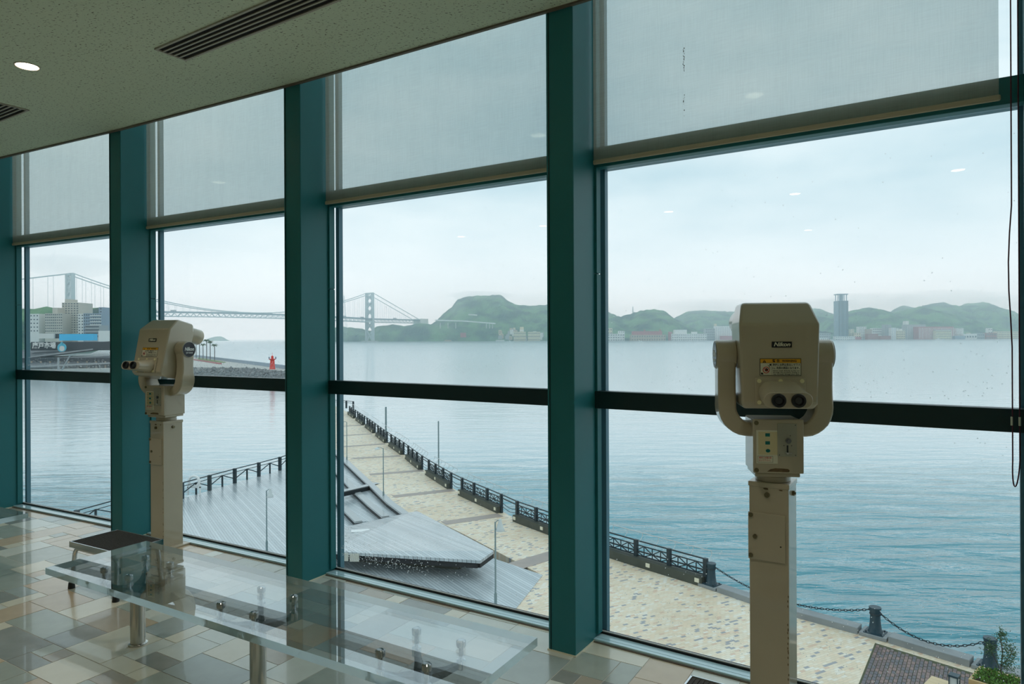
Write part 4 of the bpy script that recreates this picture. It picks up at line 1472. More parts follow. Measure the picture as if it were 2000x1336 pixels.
# fence across the end of the promenade, and round the lower deck
def plain_fence(pts, z, label, brace=True, spacing=2.6, h=1.1, reflect=False):
    ln = Line(pts)
    f = empty('deck_railing', (pts[0].x, pts[0].y, z))
    tag(f, label, 'railing')
    o3 = Vector((pts[0].x, pts[0].y, 0))
    n_ = max(1, round(ln.len / spacing))
    Q = lambda s_, zz: Vector((ln.at(s_).x, ln.at(s_).y, zz)) - o3
    for i in range(n_ + 1):
        s_ = ln.len * i / n_
        MB().box(-.11, .11, -.11, .11, 0, h).build('post', 'fence_iron', f, loc=Q(s_, 0))
    for i in range(n_):
        a, b_ = ln.len * i / n_, ln.len * (i + 1) / n_
        mid = (a + b_) / 2
        MB().bar(Q(a, h - .04), Q(b_, h - .04), .05, .06).build('top_rail', 'fence_iron', f)
        MB().bar(Q(a, h - .28), Q(b_, h - .28), .04, .04).build('mid_rail', 'fence_iron', f)
        if brace:
            MB().bar(Q(mid, .0), Q(mid, h - .26), .10, .10).build('stay', 'fence_iron', f)
            br_ = MB()
            br_.bar(Q(a, .32), Q(mid, h - .28), .04, .06)
            br_.bar(Q(mid, h - .28), Q(b_, .32), .04, .06)
            br_.build('brace', 'fence_iron', f)
    return f


zl = crom([zdg(x, y) for x, y in [(150, 1034), (208, 1016), (353, 974.7), (450, 946), (552.4, 917), (600, 897)]], 4)
plain_fence(zl, ZD, 'dark railing with slanting braces along the edge of the lower deck')
plain_fence([gp(640, 796, ZG).xy, gp(664, 796, ZG).xy, gp(690, 799, ZG).xy], ZG, 'short dark railing across the far end of the promenade', brace=False, spacing=1.6)
# life ring on the deck railing
lr = gp(379, 967, ZD)
lro = empty('life_ring', (lr.x, lr.y, ZD))
tag(lro, 'white life ring on a stand by the lower deck railing', 'life ring')
rg = MB()
rg.tube([(.36 * math.cos(2 * math.pi * k / 18), 0, .95 + .36 * math.sin(2 * math.pi * k / 18)) for k in range(18)], .09, 8, closed=True)
rg.build('ring', 'boat_white', lro, smooth=True)
MB().box(-.45, -.38, -.05, .05, 0, .75).box(.38, .45, -.05, .05, 0, .75).box(-.45, .45, -.05, .05, .5, .58).build('stand', 'boat_white', lro)

# ---- kerb stones, bollards and chain ------------------------------------------------
bol_px = [(1387, 1147), (1711, 1240), (1938, 1302)]
bol = []
bl_names = ['iron bollard beside the end of the lattice fence', 'iron bollard at the corner of the dark brick paving', 'iron bollard half hidden behind the shrub planter']
for (x, y), lab in zip(bol_px, bl_names):
    p = gp(x, y, ZG).xy
    s_ = min((KL.at(q * .1) - p).length + 0 * q for q in range(int(KL.len * 10)))
    sb = min(range(int(KL.len * 20)), key=lambda q: (KL.at(q * .05) - p).length) * .05
    d = KL.dir(sb)
    n = Vector((-d.y, d.x))
    p = KL.at(sb) + n * .30
    bol.append((p, sb, d, n))
    bo = empty('bollard', (p.x, p.y, ZG + .12), math.atan2(d.y, d.x))
    tag(bo, lab, 'bollard', 'iron mooring bollards')
    MB().box(-.30, .30, -.27, .27, 0, .03).build('base_plate', 'bollard_iron', bo)
    MB().lathe([(.23, .03), (.20, .10), (.17, .30), (.155, .55), (.165, .72), (.19, .80), (.185, .84)], seg=20).build('shaft', 'bollard_iron', bo, smooth=True)
    MB().lathe([(.176, .60), (.178, .61), (.178, .64), (.174, .65)], seg=20).build('band', 'fence_iron', bo, smooth=True)
    for a in range(4):
        MB().cyl((.23 * (1 if a % 2 else -1), .2 * (1 if a // 2 else -1), .03), (.23 * (1 if a % 2 else -1), .2 * (1 if a // 2 else -1), .06), .03, seg=6).build('anchor_bolt', 'fence_iron', bo)
    bc = MB().box(-.42, .42, -.32, .36, -.12, .0)
    pad = bc.build('kerb_pad', 'kerb_stone', None, loc=(p.x, p.y, ZG + .12), rot=(0, 0, math.atan2(d.y, d.x)), bevel=.015)
    tag(pad, 'square stone pad under the ' + lab, 'kerb', 'kerb stones')
knames = ['short kerb stone next to the fence end pad', 'kerb stone of the chain line seen left of the large viewer post', 'kerb stone just right of the large viewer post', 'long kerb stone left of the corner bollard', 'long kerb stone bordering the dark brick paving', 'kerb stone hidden behind the planter']
segs = []
for i in range(len(bol)):
    sa = bol[i][1] + .45
    sb = bol[i + 1][1] - .45 if i + 1 < len(bol) else KL.len - .5
    nseg = 3 if i == 0 else (1 if i == 1 else 2)
    if i == 0:
        cuts = [sa, sa + (sb - sa) * .30, sa + (sb - sa) * .56, sb]
    else:
        cuts = [sa + (sb - sa) * q / nseg for q in range(nseg + 1)]
    for q in range(len(cuts) - 1):
        segs.append((cuts[q] + .015, cuts[q + 1] - .015))
for q, (a, b_) in enumerate(segs):
    pa, pb_ = KL.at(a), KL.at(b_)
    d = (pb_ - pa).normalized(); n = Vector((-d.y, d.x))
    c_ = (pa + pb_) / 2 + n * .22
    L_ = (pb_ - pa).length
    ks = MB().box(-L_ / 2, L_ / 2, -.22, .26, -.05, .22).build('kerb_stone', 'kerb_stone', None, loc=(c_.x, c_.y, ZG), rot=(0, 0, math.atan2(d.y, d.x)), bevel=.02)
    tag(ks, knames[q] if q < len(knames) else 'kerb stone past the right edge of the picture', 'kerb', 'kerb stones')
for i in range(len(bol) - 1):
    a = Vector((bol[i][0].x, bol[i][0].y, ZG + .12 + .78)); b_ = Vector((bol[i + 1][0].x, bol[i + 1][0].y, ZG + .12 + .78))
    ch = empty('chain', a)
    tag(ch, ['sagging iron chain behind the large viewer post', 'sagging iron chain between the corner bollard and the planter'][i], 'chain', 'bollard chains')
    L_ = (b_ - a).length
    n_ = int(L_ / .10)
    lk = MB()
    dv = (b_ - a).normalized()
    sd = Vector((-dv.y, dv.x, 0))
    sag = .62 if i == 0 else .60
    def cpt(q):
        return (b_ - a) * q + Vector((0, 0, -4 * sag * q * (1 - q)))
    for q in range(n_):
        p0, p1 = cpt((q + .0) / n_), cpt((q + 1.0) / n_)
        c_ = (p0 + p1) / 2; d = (p1 - p0).normalized()
        up = sd.cross(d) if q % 2 else sd
        hl, hw_ = .068, .032
        lk.tube([c_ + d * (hl * math.cos(2 * math.pi * j / 8)) + up * (hw_ * math.sin(2 * math.pi * j / 8)) for j in range(8)], .013, 4, closed=True)
    lo = lk.build('links', 'fence_iron', ch)
    lo['kind'] = 'stuff'

# ---- lamps -----------------------------------------------------------------------
def lamp(px, py, z, side, h, label, bell=True):
    p = gp(px, py, z)
    l = empty('street_lamp', p)
    tag(l, label, 'lamp', 'promenade lamps')
    MB().cyl((0, 0, 0), (0, 0, h), .035, .028, seg=10).build('pole', 'lamp_pole', l, smooth=True)
    MB().cyl((0, 0, 0), (0, 0, .55), .055, seg=12).lathe([(.12, 0), (.12, .02), (.06, .03)], seg=12).build('base_sleeve', 'lamp_pole', l, smooth=True)
    xo = side * (.18 if bell else .38)
    MB().tube([(0, 0, h - .03), (xo * .5, 0, h + .05), (xo, 0, h + .05)], .018, 6).build('arm', 'lamp_pole', l)
    if bell:
        MB().lathe([(.05, .12), (.06, .02), (.07, -.02), (.13, -.20), (.17, -.30), (.165, -.32)], c=(xo, 0, h - .02), seg=16).build('shade', 'lamp_shade', l, smooth=True)
    else:
        MB().lathe([(.03, .08), (.10, .03), (.17, -.02), (.17, -.05)], c=(xo, 0, h - .02), seg=16).build('shade', 'lamp_shade', l, smooth=True)


lamp(968, 1188, ZG, 1, 3.2, 'lamp post with white bell shade in front of the wedge deck')
lamp(749, 977, ZG - .25, -1, 3.3, 'lamp post with flat shade standing at the end of the curved tiers', False)
lamp(677.5, 905, ZG - .25, -1, 3.4, 'distant lamp post with flat shade by the far tiers', False)
lamp(521, 1078, ZD, 1, 3.1, 'lamp post on the wet lower deck seen right of the smaller looking viewer')
for (x, y, ht, lab) in ((832, 920, 3.7, 'tall bare pole standing behind the sea fence'), (735, 851, 2.9, 'stout pole at the sea fence far along the promenade')):
    p = gp(x, y, ZG)
    o = MB().cyl((0, 0, 0), (0, 0, ht), .05 if ht > 3 else .09, seg=10).lathe([(.14, 0), (.14, .05), (.06, .08)], seg=10).build('flag_pole', 'lamp_pole', None, smooth=True, loc=(p.x + .9, p.y + .5, ZG))
    tag(o, lab, 'pole', 'poles at the sea fence')

# ---- planter, table and lantern at the near right ------------------------------------
pc = gp(1948, 1362, ZG)
pl = empty('shrub_planter', (pc.x, pc.y, ZG), math.atan2(du.y, du.x))
tag(pl, 'square wooden planter box full of green shrubs at the lower right', 'planter')
w_, h_ = .55, .50
for x0, x1, y0, y1 in ((-w_, w_, -w_, -w_ + .07), (-w_, w_, w_ - .07, w_), (-w_, -w_ + .07, -w_ + .07, w_ - .07), (w_ - .07, w_, -w_ + .07, w_ - .07)):
    MB().box(x0, x1, y0, y1, 0, h_).build('side_board', 'planter_wood', pl, bevel=.008)
MB().box(-w_ + .07, w_ - .07, -w_ + .07, w_ - .07, .1, h_ - .08).build('soil', 'soil', pl)
rl = random.Random(4)
lf_ = MB()
for k in range(900):
    x, y = rl.uniform(-w_ + .08, w_ - .08), rl.uniform(-w_ + .08, w_ - .08)
    z = h_ - .06 + rl.uniform(0, .22) * (1 - .5 * (abs(x) + abs(y)))
    c_ = Vector((x, y, z)); a = Vector((rl.gauss(0, 1), rl.gauss(0, 1), rl.uniform(.2, 1.4))).normalized() * .07
    s__ = a.cross(Vector((rl.gauss(0, 1), rl.gauss(0, 1), .3))).normalized() * .02
    lf_.add([c_, c_ + a * .5 + s__, c_ + a, c_ + a * .5 - s__], [(0, 1, 2, 3)])
o = lf_.build('shrub_foliage', 'leaf_green', pl); o['kind'] = 'stuff'
MB().tube([(.08, .1, .4), (.06, .12, .8), (.10, .12, 1.2), (.06, .1, 1.6)], .014, 6).tube([(.06, .12, .7), (-.12, .1, 1.1), (-.2, .12, 1.35)], .009, 5).tube([(.09, .12, .9), (.28, .1, 1.2), (.34, .1, 1.45)], .009, 5).build('sapling_stem', 'bark', pl)
lf_ = MB()
for k in range(1100):
    br_ = rl.choice([((.07, .12, 1.35), (.22, .2, .32)), ((-.2, .1, 1.25), (.14, .16, .22)), ((.3, .1, 1.3), (.16, .16, .28)), ((.08, .1, 1.75), (.12, .12, .16)), ((.2, .1, .95), (.22, .15, .2))])
    c_ = Vector([br_[0][q] + rl.gauss(0, .5) * br_[1][q] for q in range(3)])
    a = Vector((rl.gauss(0, 1), rl.gauss(0, 1), rl.gauss(0, 1))).normalized() * .06
    s__ = a.orthogonal().normalized() * .012
    lf_.add([c_, c_ + a * .5 + s__, c_ + a, c_ + a * .5 - s__], [(0, 1, 2, 3)])
o = lf_.build('sapling_leaves', 'leaf_dark', pl); o['kind'] = 'stuff'

tp_ = gp(1855, 1372, ZG)
tb = empty('wooden_table', (tp_.x, tp_.y, ZG), math.atan2(du.y, du.x))
tag(tb, 'low pale wooden bench box beside the planter, cut by the bottom edge', 'table')
for k in range(4):
    MB().box(-.55, .55, -.40 + k * .2, -.405 + (k + 1) * .2, .36, .40).build('plank', 'table_wood', tb, bevel=.004)
MB().box(-.50, .50, -.36, .36, 0, .36).build('body', 'planter_wood', tb)
ln_ = gp(1864, 1347, ZG + .4)
lt = empty('lantern', (ln_.x, ln_.y, ZG + .4), math.atan2(du.y, du.x))
tag(lt, 'small dark framed lantern standing on the pale wooden box', 'lantern')
MB().box(-.11, .11, -.11, .11, 0, .03).box(-.12, .12, -.12, .12, .36, .41).build('cap_and_base', 'bollard_iron', lt)
for sx_ in (-.1, .1):
    for sy_ in (-.1, .1):
        MB().box(sx_ - .012, sx_ + .012, sy_ - .012, sy_ + .012, .03, .36).build('corner_bar', 'bollard_iron', lt)
MB().box(-.085, .085, -.085, .085, .03, .36).build('frosted_pane', 'lamp_shade', lt)

# =================================================================== FAR SHORES
def hill(name, sil, d_front, d_ridge, label, base=ZS + 2, cell=9.0, lump=5.0, back=1.35, front_h=0.0):
    """wooded hill; sil = skyline points of the photograph standing at depth d_ridge"""
    pts = [at(x, y, d_ridge) for x, y in sil]
    x0, x1 = pts[0].x, pts[-1].x
    nx = max(6, int((x1 - x0) / cell)); depth = (d_ridge - d_front) * back
    ny = max(8, int(depth / cell))
    ny = min(ny, 46); nx = min(nx, 150)

    def H(x):
        for a, b_ in zip(pts[:-1], pts[1:]):
            if a.x <= x <= b_.x:
                k = (x - a.x) / max(1e-6, b_.x - a.x)
                k = k * k * (3 - 2 * k) * .5 + k * .5
                return a.z + (b_.z - a.z) * k
        return pts[-1].z
    vs, fs = [], []
    for j in range(ny + 1):
        tt = j / ny * back
        for i in range(nx + 1):
            x = x0 + (x1 - x0) * i / nx
            y = d_front + (d_ridge - d_front) * tt
            s_ = min(1.0, tt)
            prof = front_h + (1 - front_h) * (s_ ** 0.85) if tt <= 1 else max(0.0, 1 - ((tt - 1) / (back - 1)) ** 2 * .8)
            if tt < 0.02:
                prof = 0
            n1_ = noise.fractal(Vector((x / 70, y / 70, 3.1)), 1.0, 2.0, 4) * .16
            h_ = base + (H(x) - base) * max(0, min(1.0, prof + n1_ * (1 - abs(2 * s_ - 1)) * 1.2))
            if 0.03 < tt < back * .97:
                h_ += lump * (noise.noise(Vector((x / 13, y / 13, 0))) * .8 + noise.noise(Vector((x / 6, y / 6, 5))) * .4) * min(1, (h_ - base) / 10)
            vs.append((x, y, h_))
    w_ = nx + 1
    fs = [(j * w_ + i, j * w_ + i + 1, (j + 1) * w_ + i + 1, (j + 1) * w_ + i) for j in range(ny) for i in range(nx)]
    o = MB().add(vs, fs).build(name, 'forest', None, smooth=False)
    tag(o, label, 'hill', kind='structure')
    return o


hill('hill', [(820, 655), (845, 632), (880, 601), (896, 583), (910, 579.5), (960, 576), (980, 577), (995, 590), (1010, 595), (1040, 597), (1062, 596), (1100, 590), (1135, 586), (1170, 603), (1200, 614), (1240, 650)], 1850, 2120, 'steep green hill with its top in the cloud behind the bridge end')
hill('hill', [(1150, 640), (1195, 617.5), (1216, 617.5), (1250, 607), (1272, 604), (1295, 606), (1320, 624), (1352, 642), (1375, 652), (1410, 662)], 1700, 1900, 'rounded green hill behind the brick waterfront hall')
hill('hill', [(1290, 650), (1325, 617), (1345, 608), (1372, 606), (1410, 608), (1500, 612), (1560, 600), (1600, 603), (1624, 612), (1650, 620), (1680, 640)], 2250, 2600, 'hazy flat topped hill far behind the silos')
hill('hill', [(1580, 640), (1600, 615), (1622, 620), (1660, 607), (1700, 600), (1730, 606), (1745, 612), (1780, 603), (1800, 598), (1830, 606), (1850, 612), (1890, 626), (1930, 640)], 1780, 2050, 'wooded ridge behind the tall glass tower')
hill('hill', [(1720, 640), (1750, 604), (1765, 596), (1790, 602), (1815, 594), (1840, 590), (1870, 598), (1895, 592), (1925, 590), (1950, 600), (1975, 611), (2010, 620), (2080, 612), (2160, 604), (2260, 610), (2380, 618), (2500, 634), (2560, 650)], 2150, 2450, 'dark wooded hill fading into cloud at the right edge')
hill('hill', [(560, 668), (640, 640), (672, 638), (700, 640), (722, 646), (740, 636), (770, 633), (792, 636), (815, 630), (850, 634), (900, 637), (945, 640), (960, 650), (985, 664)], 1865, 1905, 'low wooded headland under the suspension bridge', lump=4, front_h=.3, cell=5)
hill('hill', [(-160, 620), (-60, 604), (20, 603), (60, 603), (90, 601), (130, 606), (160, 606), (190, 602), (230, 603), (290, 618), (330, 650)], 520, 640, 'green rise behind the harbour apartments', cell=6, lump=3)
hill('hill', [(408, 666), (414, 661), (420, 657.5), (430, 657), (436, 659), (440, 664), (442, 666)], 5200, 5400, 'faint blue island on the horizon', cell=14, lump=2)

# shore strips
def quay(xs, d, h, label, depth=60):
    a, b_ = at(xs[0], 660, d).x, at(xs[1], 660, d).x
    o = MB().box(a, b_, d, d + depth, ZS - 1, ZS + h).build('quay', 'quay_dark')
    return tag(o, label, 'quay', kind='structure')


quay((560, 1240), 1840, 3.5, 'low dark shoreline under the headland', 100)
quay((1130, 2550), 1640, 3.5, 'long dark quay of the far city waterfront', 300)


# ---- suspension bridge ---------------------------------------------------------------
pL, pR = at(137, 600, 1278).xy, at(722, 600, 1860).xy
bd = (pR - pL).normalized(); bn = Vector((bd.y, -bd.x))
bridge = empty('suspension_bridge', (pL.x, pL.y, ZS))
tag(bridge, 'pale grey suspension bridge across the strait with two lattice towers', 'bridge')
o3 = Vector((pL.x, pL.y, 0))
DECK, TOP, HALF = 66.0, 137.0, 13.0
deckz = lambda s_: DECK + 5.0 * (1 - ((s_ - 364) / 364) ** 2)
span = (pR - pL).length


def BP(s_, off, z):
    q = pL + bd * s_ + bn * off
    return Vector((q.x, q.y, z)) - o3


for s_ in (0, span):
    tw = MB()
    for sg in (-1, 1):
        tw.bar(BP(s_, sg * HALF, 0), BP(s_, sg * HALF * .92, TOP), 6.2, 6.2, up=(bd.x, bd.y, 0))
    to = tw.build('tower_legs', 'bridge_grey', bridge)
    xb = MB()
    zz = [4, 36, 60, 74, 95, 116, 134]
    for k in range(len(zz) - 1):
        if k == 2:
            continue
        xb.bar(BP(s_, -HALF * .95, zz[k]), BP(s_, HALF * .95, zz[k + 1]), 3.4, 3.4, up=(bd.x, bd.y, 0))
        xb.bar(BP(s_, HALF * .95, zz[k]), BP(s_, -HALF * .95, zz[k + 1]), 3.4, 3.4, up=(bd.x, bd.y, 0))
    xb.bar(BP(s_, -HALF, TOP - 1.5), BP(s_, HALF, TOP - 1.5), 4, 4, up=(bd.x, bd.y, 0))
    xb.bar(BP(s_, -HALF, 62), BP(s_, HALF, 62), 5, 5, up=(bd.x, bd.y, 0))
    xb.build('cross_bracing', 'bridge_grey', to)
    MB().bar(BP(s_, -HALF - 8, 3), BP(s_, HALF + 8, 3), 22, 7).build('pier', 'concrete', bridge)
dk0, dk1 = -330, span + 185
n_ = 90
de = MB(); ch_ = MB()
for k in range(n_):
    a, b_ = dk0 + (dk1 - dk0) * k / n_, dk0 + (dk1 - dk0) * (k + 1) / n_
    za, zb_ = deckz(max(0, min(span, a))), deckz(max(0, min(span, b_)))
    de.bar(BP(a, 0, za), BP(b_, 0, zb_), 26, 3.0)
    for sg in (-1, 1):
        ch_.bar(BP(a, sg * HALF, za - 9), BP(b_, sg * HALF, zb_ - 9), 1.4, 1.4)
        m_ = (a + b_) / 2
        ch_.bar(BP(a, sg * HALF, za - 9), BP(m_, sg * HALF, (za + zb_) / 2 - 2), .9, .9)
        ch_.bar(BP(m_, sg * HALF, (za + zb_) / 2 - 2), BP(b_, sg * HALF, zb_ - 9), .9, .9)
de.build('deck', 'bridge_deck', bridge)
ch_.build('stiffening_truss', 'bridge_grey', bridge)


def cable_z(s_):
    if 0 <= s_ <= span:
        k = (s_ - span / 2) / (span / 2)
        return 73 + (TOP - 73) * k * k
    if s_ < 0:
        return TOP + (72 - TOP) * min(1, -s_ / 320) ** 1.0
    return TOP + (66 - TOP) * min(1, (s_ - span) / 180)


for sg in (-1, 1):
    pts = [BP(s_, sg * HALF, cable_z(s_)) for s_ in [-320 + 320 * k / 8 for k in range(8)] + [span * k / 40 for k in range(41)] + [span + 180 * k / 6 for k in range(1, 7)]]
    MB().tube(pts, .95, 6).build('main_cable', 'bridge_grey', bridge)
hg = MB()
for k in range(1, 46):
    s_ = span * k / 46
    for sg in (-1, 1):
        hg.bar(BP(s_, sg * HALF, cable_z(s_)), BP(s_, sg * HALF, deckz(s_)), .38, .38)
for k in range(1, 10):
    for sg in (-1, 1):
        s_ = -320 * k / 10
        hg.bar(BP(s_, sg * HALF, cable_z(s_)), BP(s_, sg * HALF, 66), .38, .38)
        s_ = span + 180 * k / 11
        hg.bar(BP(s_, sg * HALF, cable_z(s_)), BP(s_, sg * HALF, 66), .38, .38)
o = hg.build('hanger_ropes', 'bridge_grey', bridge); o['kind'] = 'stuff'
MB().bar(BP(span + 180, 0, 57), BP(span + 212, 0, 57), 30, 26).build('anchorage', 'bldg_white', bridge)
rv = random.Random(2)
for k in range(9):
    s_ = [60, 150, 190, 330, 420, 560, 640, 700, 820][k]
    MB().bar(BP(s_, -4, deckz(min(s_, span)) + 3.2), BP(s_ + 11, -4, deckz(min(s_, span)) + 3.2), 3, 3.4).build('truck', 'bldg_grey', bridge)
# approach viaduct on the hillside
va = empty('hillside_viaduct', (at(905, 640, 1900).x, 1900, ZS))
tag(va, 'pale motorway viaduct on piers across the foot of the green hill', 'viaduct')
o4 = Vector((at(905, 640, 1900).x, 1900, ZS))
for (xa, ya, xb_, yb_, d) in ((850, 625.5, 905, 627, 1858), (905, 627, 968, 632, 1858), (915, 614.5, 932, 615.5, 1940)):
    p, q = at(xa, ya, d), at(xb_, yb_, d)
    MB().bar(p - o4, q - o4, 12, 3.2).build('road_deck', 'bldg_white', va)
for xx in (860, 875, 890, 950, 956, 962):
    p = at(xx, 630, 1856)
    MB().box(-1.2, 1.2, -2, 2, -16, -1).build('pier', 'concrete', va, loc=p - o4)

# power pylons
for (x, yt, yb, d, lab) in ((672, 577, 652, 1880, 'faint lattice power pylon beside the far bridge tower'), (1236, 599, 612, 1900, 'thin power pylon on the saddle of the rounded hill')):
    p = at(x, yb, d); tp2 = at(x, yt, d)
    hgt = tp2.z - p.z
    py_ = MB()
    for sx_ in (-1, 1):
        for sy_ in (-1, 1):
            py_.bar((sx_ * hgt * .08, sy_ * hgt * .08, -8), (sx_ * .6, sy_ * .6, hgt), .5, .5)
    for k in range(7):
        z = hgt * k / 8; w_ = hgt * .08 * (1 - k / 8.6) + .5
        z2 = hgt * (k + 1) / 8; w2 = hgt * .08 * (1 - (k + 1) / 8.6) + .5
        py_.bar((-w_, -w_, z), (w2, -w2, z2), .35, .35).bar((w_, -w_, z), (-w2, -w2, z2), .35, .35)
    for z in (.35, .62, .88):
        py_.bar((-hgt * .055, 0, hgt * z), (hgt * .055, 0, hgt * z), .6, .6)
    o = py_.build('power_pylon', 'bridge_grey', None, loc=p)
    tag(o, lab, 'pylon', 'power pylons')


# ---- buildings -----------------------------------------------------------------------
def building(x0, x1, ytop, d, wall_m, label, depth=16, win=None, roof=None, ybase=None, yaw=0.0, name='building', win_m='window_dark'):
    """block standing on the shore; x0,x1,ytop are its edges in the photograph at depth d"""
    a, b_ = at(x0, 640, d), at(x1, 640, d)
    top = at((x0 + x1) / 2, ytop, d).z
    bs = ZS + 3.0 if ybase is None else at((x0 + x1) / 2, ybase, d).z
    w_ = (b_.x - a.x); h_ = top - bs
    bl_ = empty(name, ((a.x + b_.x) / 2, d, bs), yaw)
    tag(bl_, label, 'building', 'waterfront buildings')
    MB().box(-w_ / 2, w_ / 2, 0, depth, -3 if ybase is None else -7, h_).build('walls', wall_m, bl_)
    if win:
        nx, nz, fw, fh = win
        m_ = MB()
        for i in range(nx):
            for j in range(nz):
                cx_ = -w_ / 2 + w_ * (i + .5) / nx; cz = h_ * (j + .5) / nz
                m_.box(cx_ - w_ / nx * fw / 2, cx_ + w_ / nx * fw / 2, -.12, .02, cz - h_ / nz * fh / 2, cz + h_ / nz * fh / 2)
        m_.build('windows', win_m, bl_)['kind'] = 'stuff'
    if roof:
        for (rx0, rx1, rh, rm) in roof:
            MB().box(-w_ / 2 + w_ * rx0, -w_ / 2 + w_ * rx1, depth * .2, depth * .8, h_, h_ + rh).build('roof_house', rm, bl_)
    return bl_, w_, h_


# far bank, left to right
building(1182, 1220, 652, 1655, 'bldg_white', 'low pale block at the left end of the far waterfront', 14, (8, 3, .6, .4))
building(1208, 1220, 646.5, 1660, 'bldg_white', 'small white tower block behind the low pale block', 10, (3, 5, .5, .4))
building(1186, 1196, 641, 1690, 'bldg_cream', 'slim cream house on the slope left of the brick hall', 10, (2, 4, .5, .4))
bl_, w_, h_ = building(1233, 1300, 654, 1650, 'bldg_tan', 'long tan brick hall with dull red mansard roof on the waterfront', 24, (14, 2, .4, .45))
MB().prism([(-w_ / 2 + 4, 2), (w_ / 2 - 8, 2), (w_ / 2 - 8, 20), (-w_ / 2 + 4, 20)], h_, h_ + 9).build('mansard_roof', 'bldg_red', bl_)
for k in (-.1, .36):
    MB().box(w_ * k - 1.5, w_ * k + 1.5, 6, 10, h_ + 9, h_ + 13).build('chimney', 'bldg_brick', bl_)
building(1312, 1380, 652, 1650, 'bldg_white', 'broad white terminal building with red shutters at its foot', 26, (16, 3, .55, .3), [(.1, .45, 10, 'bldg_white'), (.62, .75, 5, 'bldg_white')])
building(1306, 1313, 648, 1660, 'bldg_red', 'narrow red tower beside the white terminal', 8, None)
building(1378, 1396, 641.5, 1670, 'bldg_grey', 'grey warehouse block left of the silos', 18, (5, 5, .5, .4))
building(1398, 1440, 637, 1660, 'bldg_white', 'pale ribbed grain silos left of the large viewer head', 18, (12, 1, .25, .9), [(.0, .06, 6, 'bldg_cream')], win_m='bldg_grey')
building(1408, 1440, 656, 1640, 'bldg_red', 'long red ship hull like shed below the silos', 10, None)
building(1596, 1622, 651, 1660, 'bldg_grey', 'grey low block right of the large viewer arm', 18, (6, 3, .6, .4))
building(1598, 1618, 660, 1645, 'bldg_white', 'small white ferry hall on the far quay', 10, (5, 1, .6, .4))
bl_, w_, h_ = building(1637.5, 1657, 587.5, 1650, 'glass_blue', 'tall blue glass tower with open crown on the far bank', 24, (4, 24, .84, .72), win_m='window_dark', name='tower')
for xx in (-.36, -.12, .12, .36):
    MB().box(w_ * xx - .7, w_ * xx + .7, 1.0, 3.0, h_, h_ + 15).build('crown_column', 'bldg_blue', bl_)
    MB().box(w_ * xx - .7, w_ * xx + .7, 20.0, 22.0, h_, h_ + 15).build('crown_column', 'bldg_blue', bl_)
MB().box(-w_ * .5, w_ * .5, 0, 24, h_ + 15, h_ + 17.2).build('crown_slab', 'bldg_blue', bl_)
MB().box(-w_ * .12, w_ * .12, 8, 14, h_, h_ + 15).build('lift_core', 'bldg_blue', bl_)
for xx in (-.26, .14):
    MB().box(w_ * xx - .4, w_ * xx + .4, -.5, 0, 0, h_).build('facade_fin', 'bldg_blue', bl_)
building(1632, 1670, 657, 1640, 'bldg_white', 'white podium hall at the foot of the glass tower', 14, (9, 2, .5, .35))
building(1659, 1668, 643, 1665, 'bldg_cream', 'narrow cream block right of the glass tower', 12, (2, 6, .5, .4))
building(1668, 1681, 650, 1655, 'bldg_cream', 'cream block over a red base right of the glass tower', 12, (3, 3, .5, .4))
building(1670, 1682, 658, 1645, 'bldg_red', 'small red pavilion on the quay below the cream block', 10, None)
building(1678, 1692, 638, 1675, 'bldg_white', 'pale hotel block with stepped top in the city centre', 14, (4, 8, .5, .45))
building(1691, 1703, 643, 1670, 'bldg_tan', 'tan apartment block in the city centre', 14, (3, 6, .5, .4))
building(1695, 1715, 652, 1655, 'bldg_brick', 'long brick warehouse in the city centre', 14, (7, 3, .45, .4))
building(1704, 1722, 641, 1690, 'bldg_white', 'white slab block behind the brick warehouse', 12, (5, 5, .6, .4))
building(1720, 1740, 656, 1645, 'bldg_brick', 'row of low brick houses on the far quay', 12, (8, 2, .4, .4))
building(1728, 1741, 634, 1670, 'bldg_grey', 'tall grey office block beside the white slab tower', 14, (4, 9, .55, .5))
building(1741, 1750, 640, 1655, 'bldg_white', 'slim white office tower on the far quay', 12, (2, 8, .35, .5), win_m='bldg_blue')
building(1751, 1768, 646, 1665, 'bldg_cream', 'cluster of pale houses left of the long grey hall', 14, (5, 4, .5, .4), [(.1, .3, 6, 'bldg_white'), (.55, .75, 5, 'bldg_white')])
building(1771, 1808, 634, 1680, 'bldg_grey', 'long grey concrete hall with a white stair tower', 22, (12, 1, .2, .8), [(0, .17, 9, 'bldg_white')], win_m='bldg_white')
building(1794, 1863, 638, 1655, 'bldg_red', 'large red and white striped hotel facade on the waterfront', 22, (24, 1, .34, .86), win_m='bldg_white')
building(1828, 1858, 645.5, 1640, 'bldg_cream', 'cream building with blue roof edge before the striped hotel', 12, (10, 4, .45, .35), [(0, 1, 1.6, 'bldg_blue')])
building(1868, 1882, 641, 1665, 'bldg_white', 'white gridded office block right of the striped hotel', 14, (6, 6, .5, .45))
building(1865, 1885, 656, 1645, 'bldg_blue', 'low dark shopfront block below the white gridded office', 10, None)
building(1882, 1908, 652, 1650, 'bldg_white', 'white shed with slanting roof beside the quay', 14, (5, 1, .6, .3))
building(1905, 1926, 651, 1655, 'bldg_grey', 'grey warehouse with pale roof near the right edge', 14, (6, 2, .6, .4))
building(1926, 1947, 650, 1650, 'bldg_brick', 'brick customs house with dark arched windows', 14, (6, 2, .5, .6))
building(1947, 1990, 647, 1655, 'bldg_cream', 'long cream apartment block at the right edge', 14, (14, 4, .45, .4))
building(1930, 1938, 641, 1680, 'bldg_white', 'small white block behind the customs house', 10, (2, 4, .5, .4))
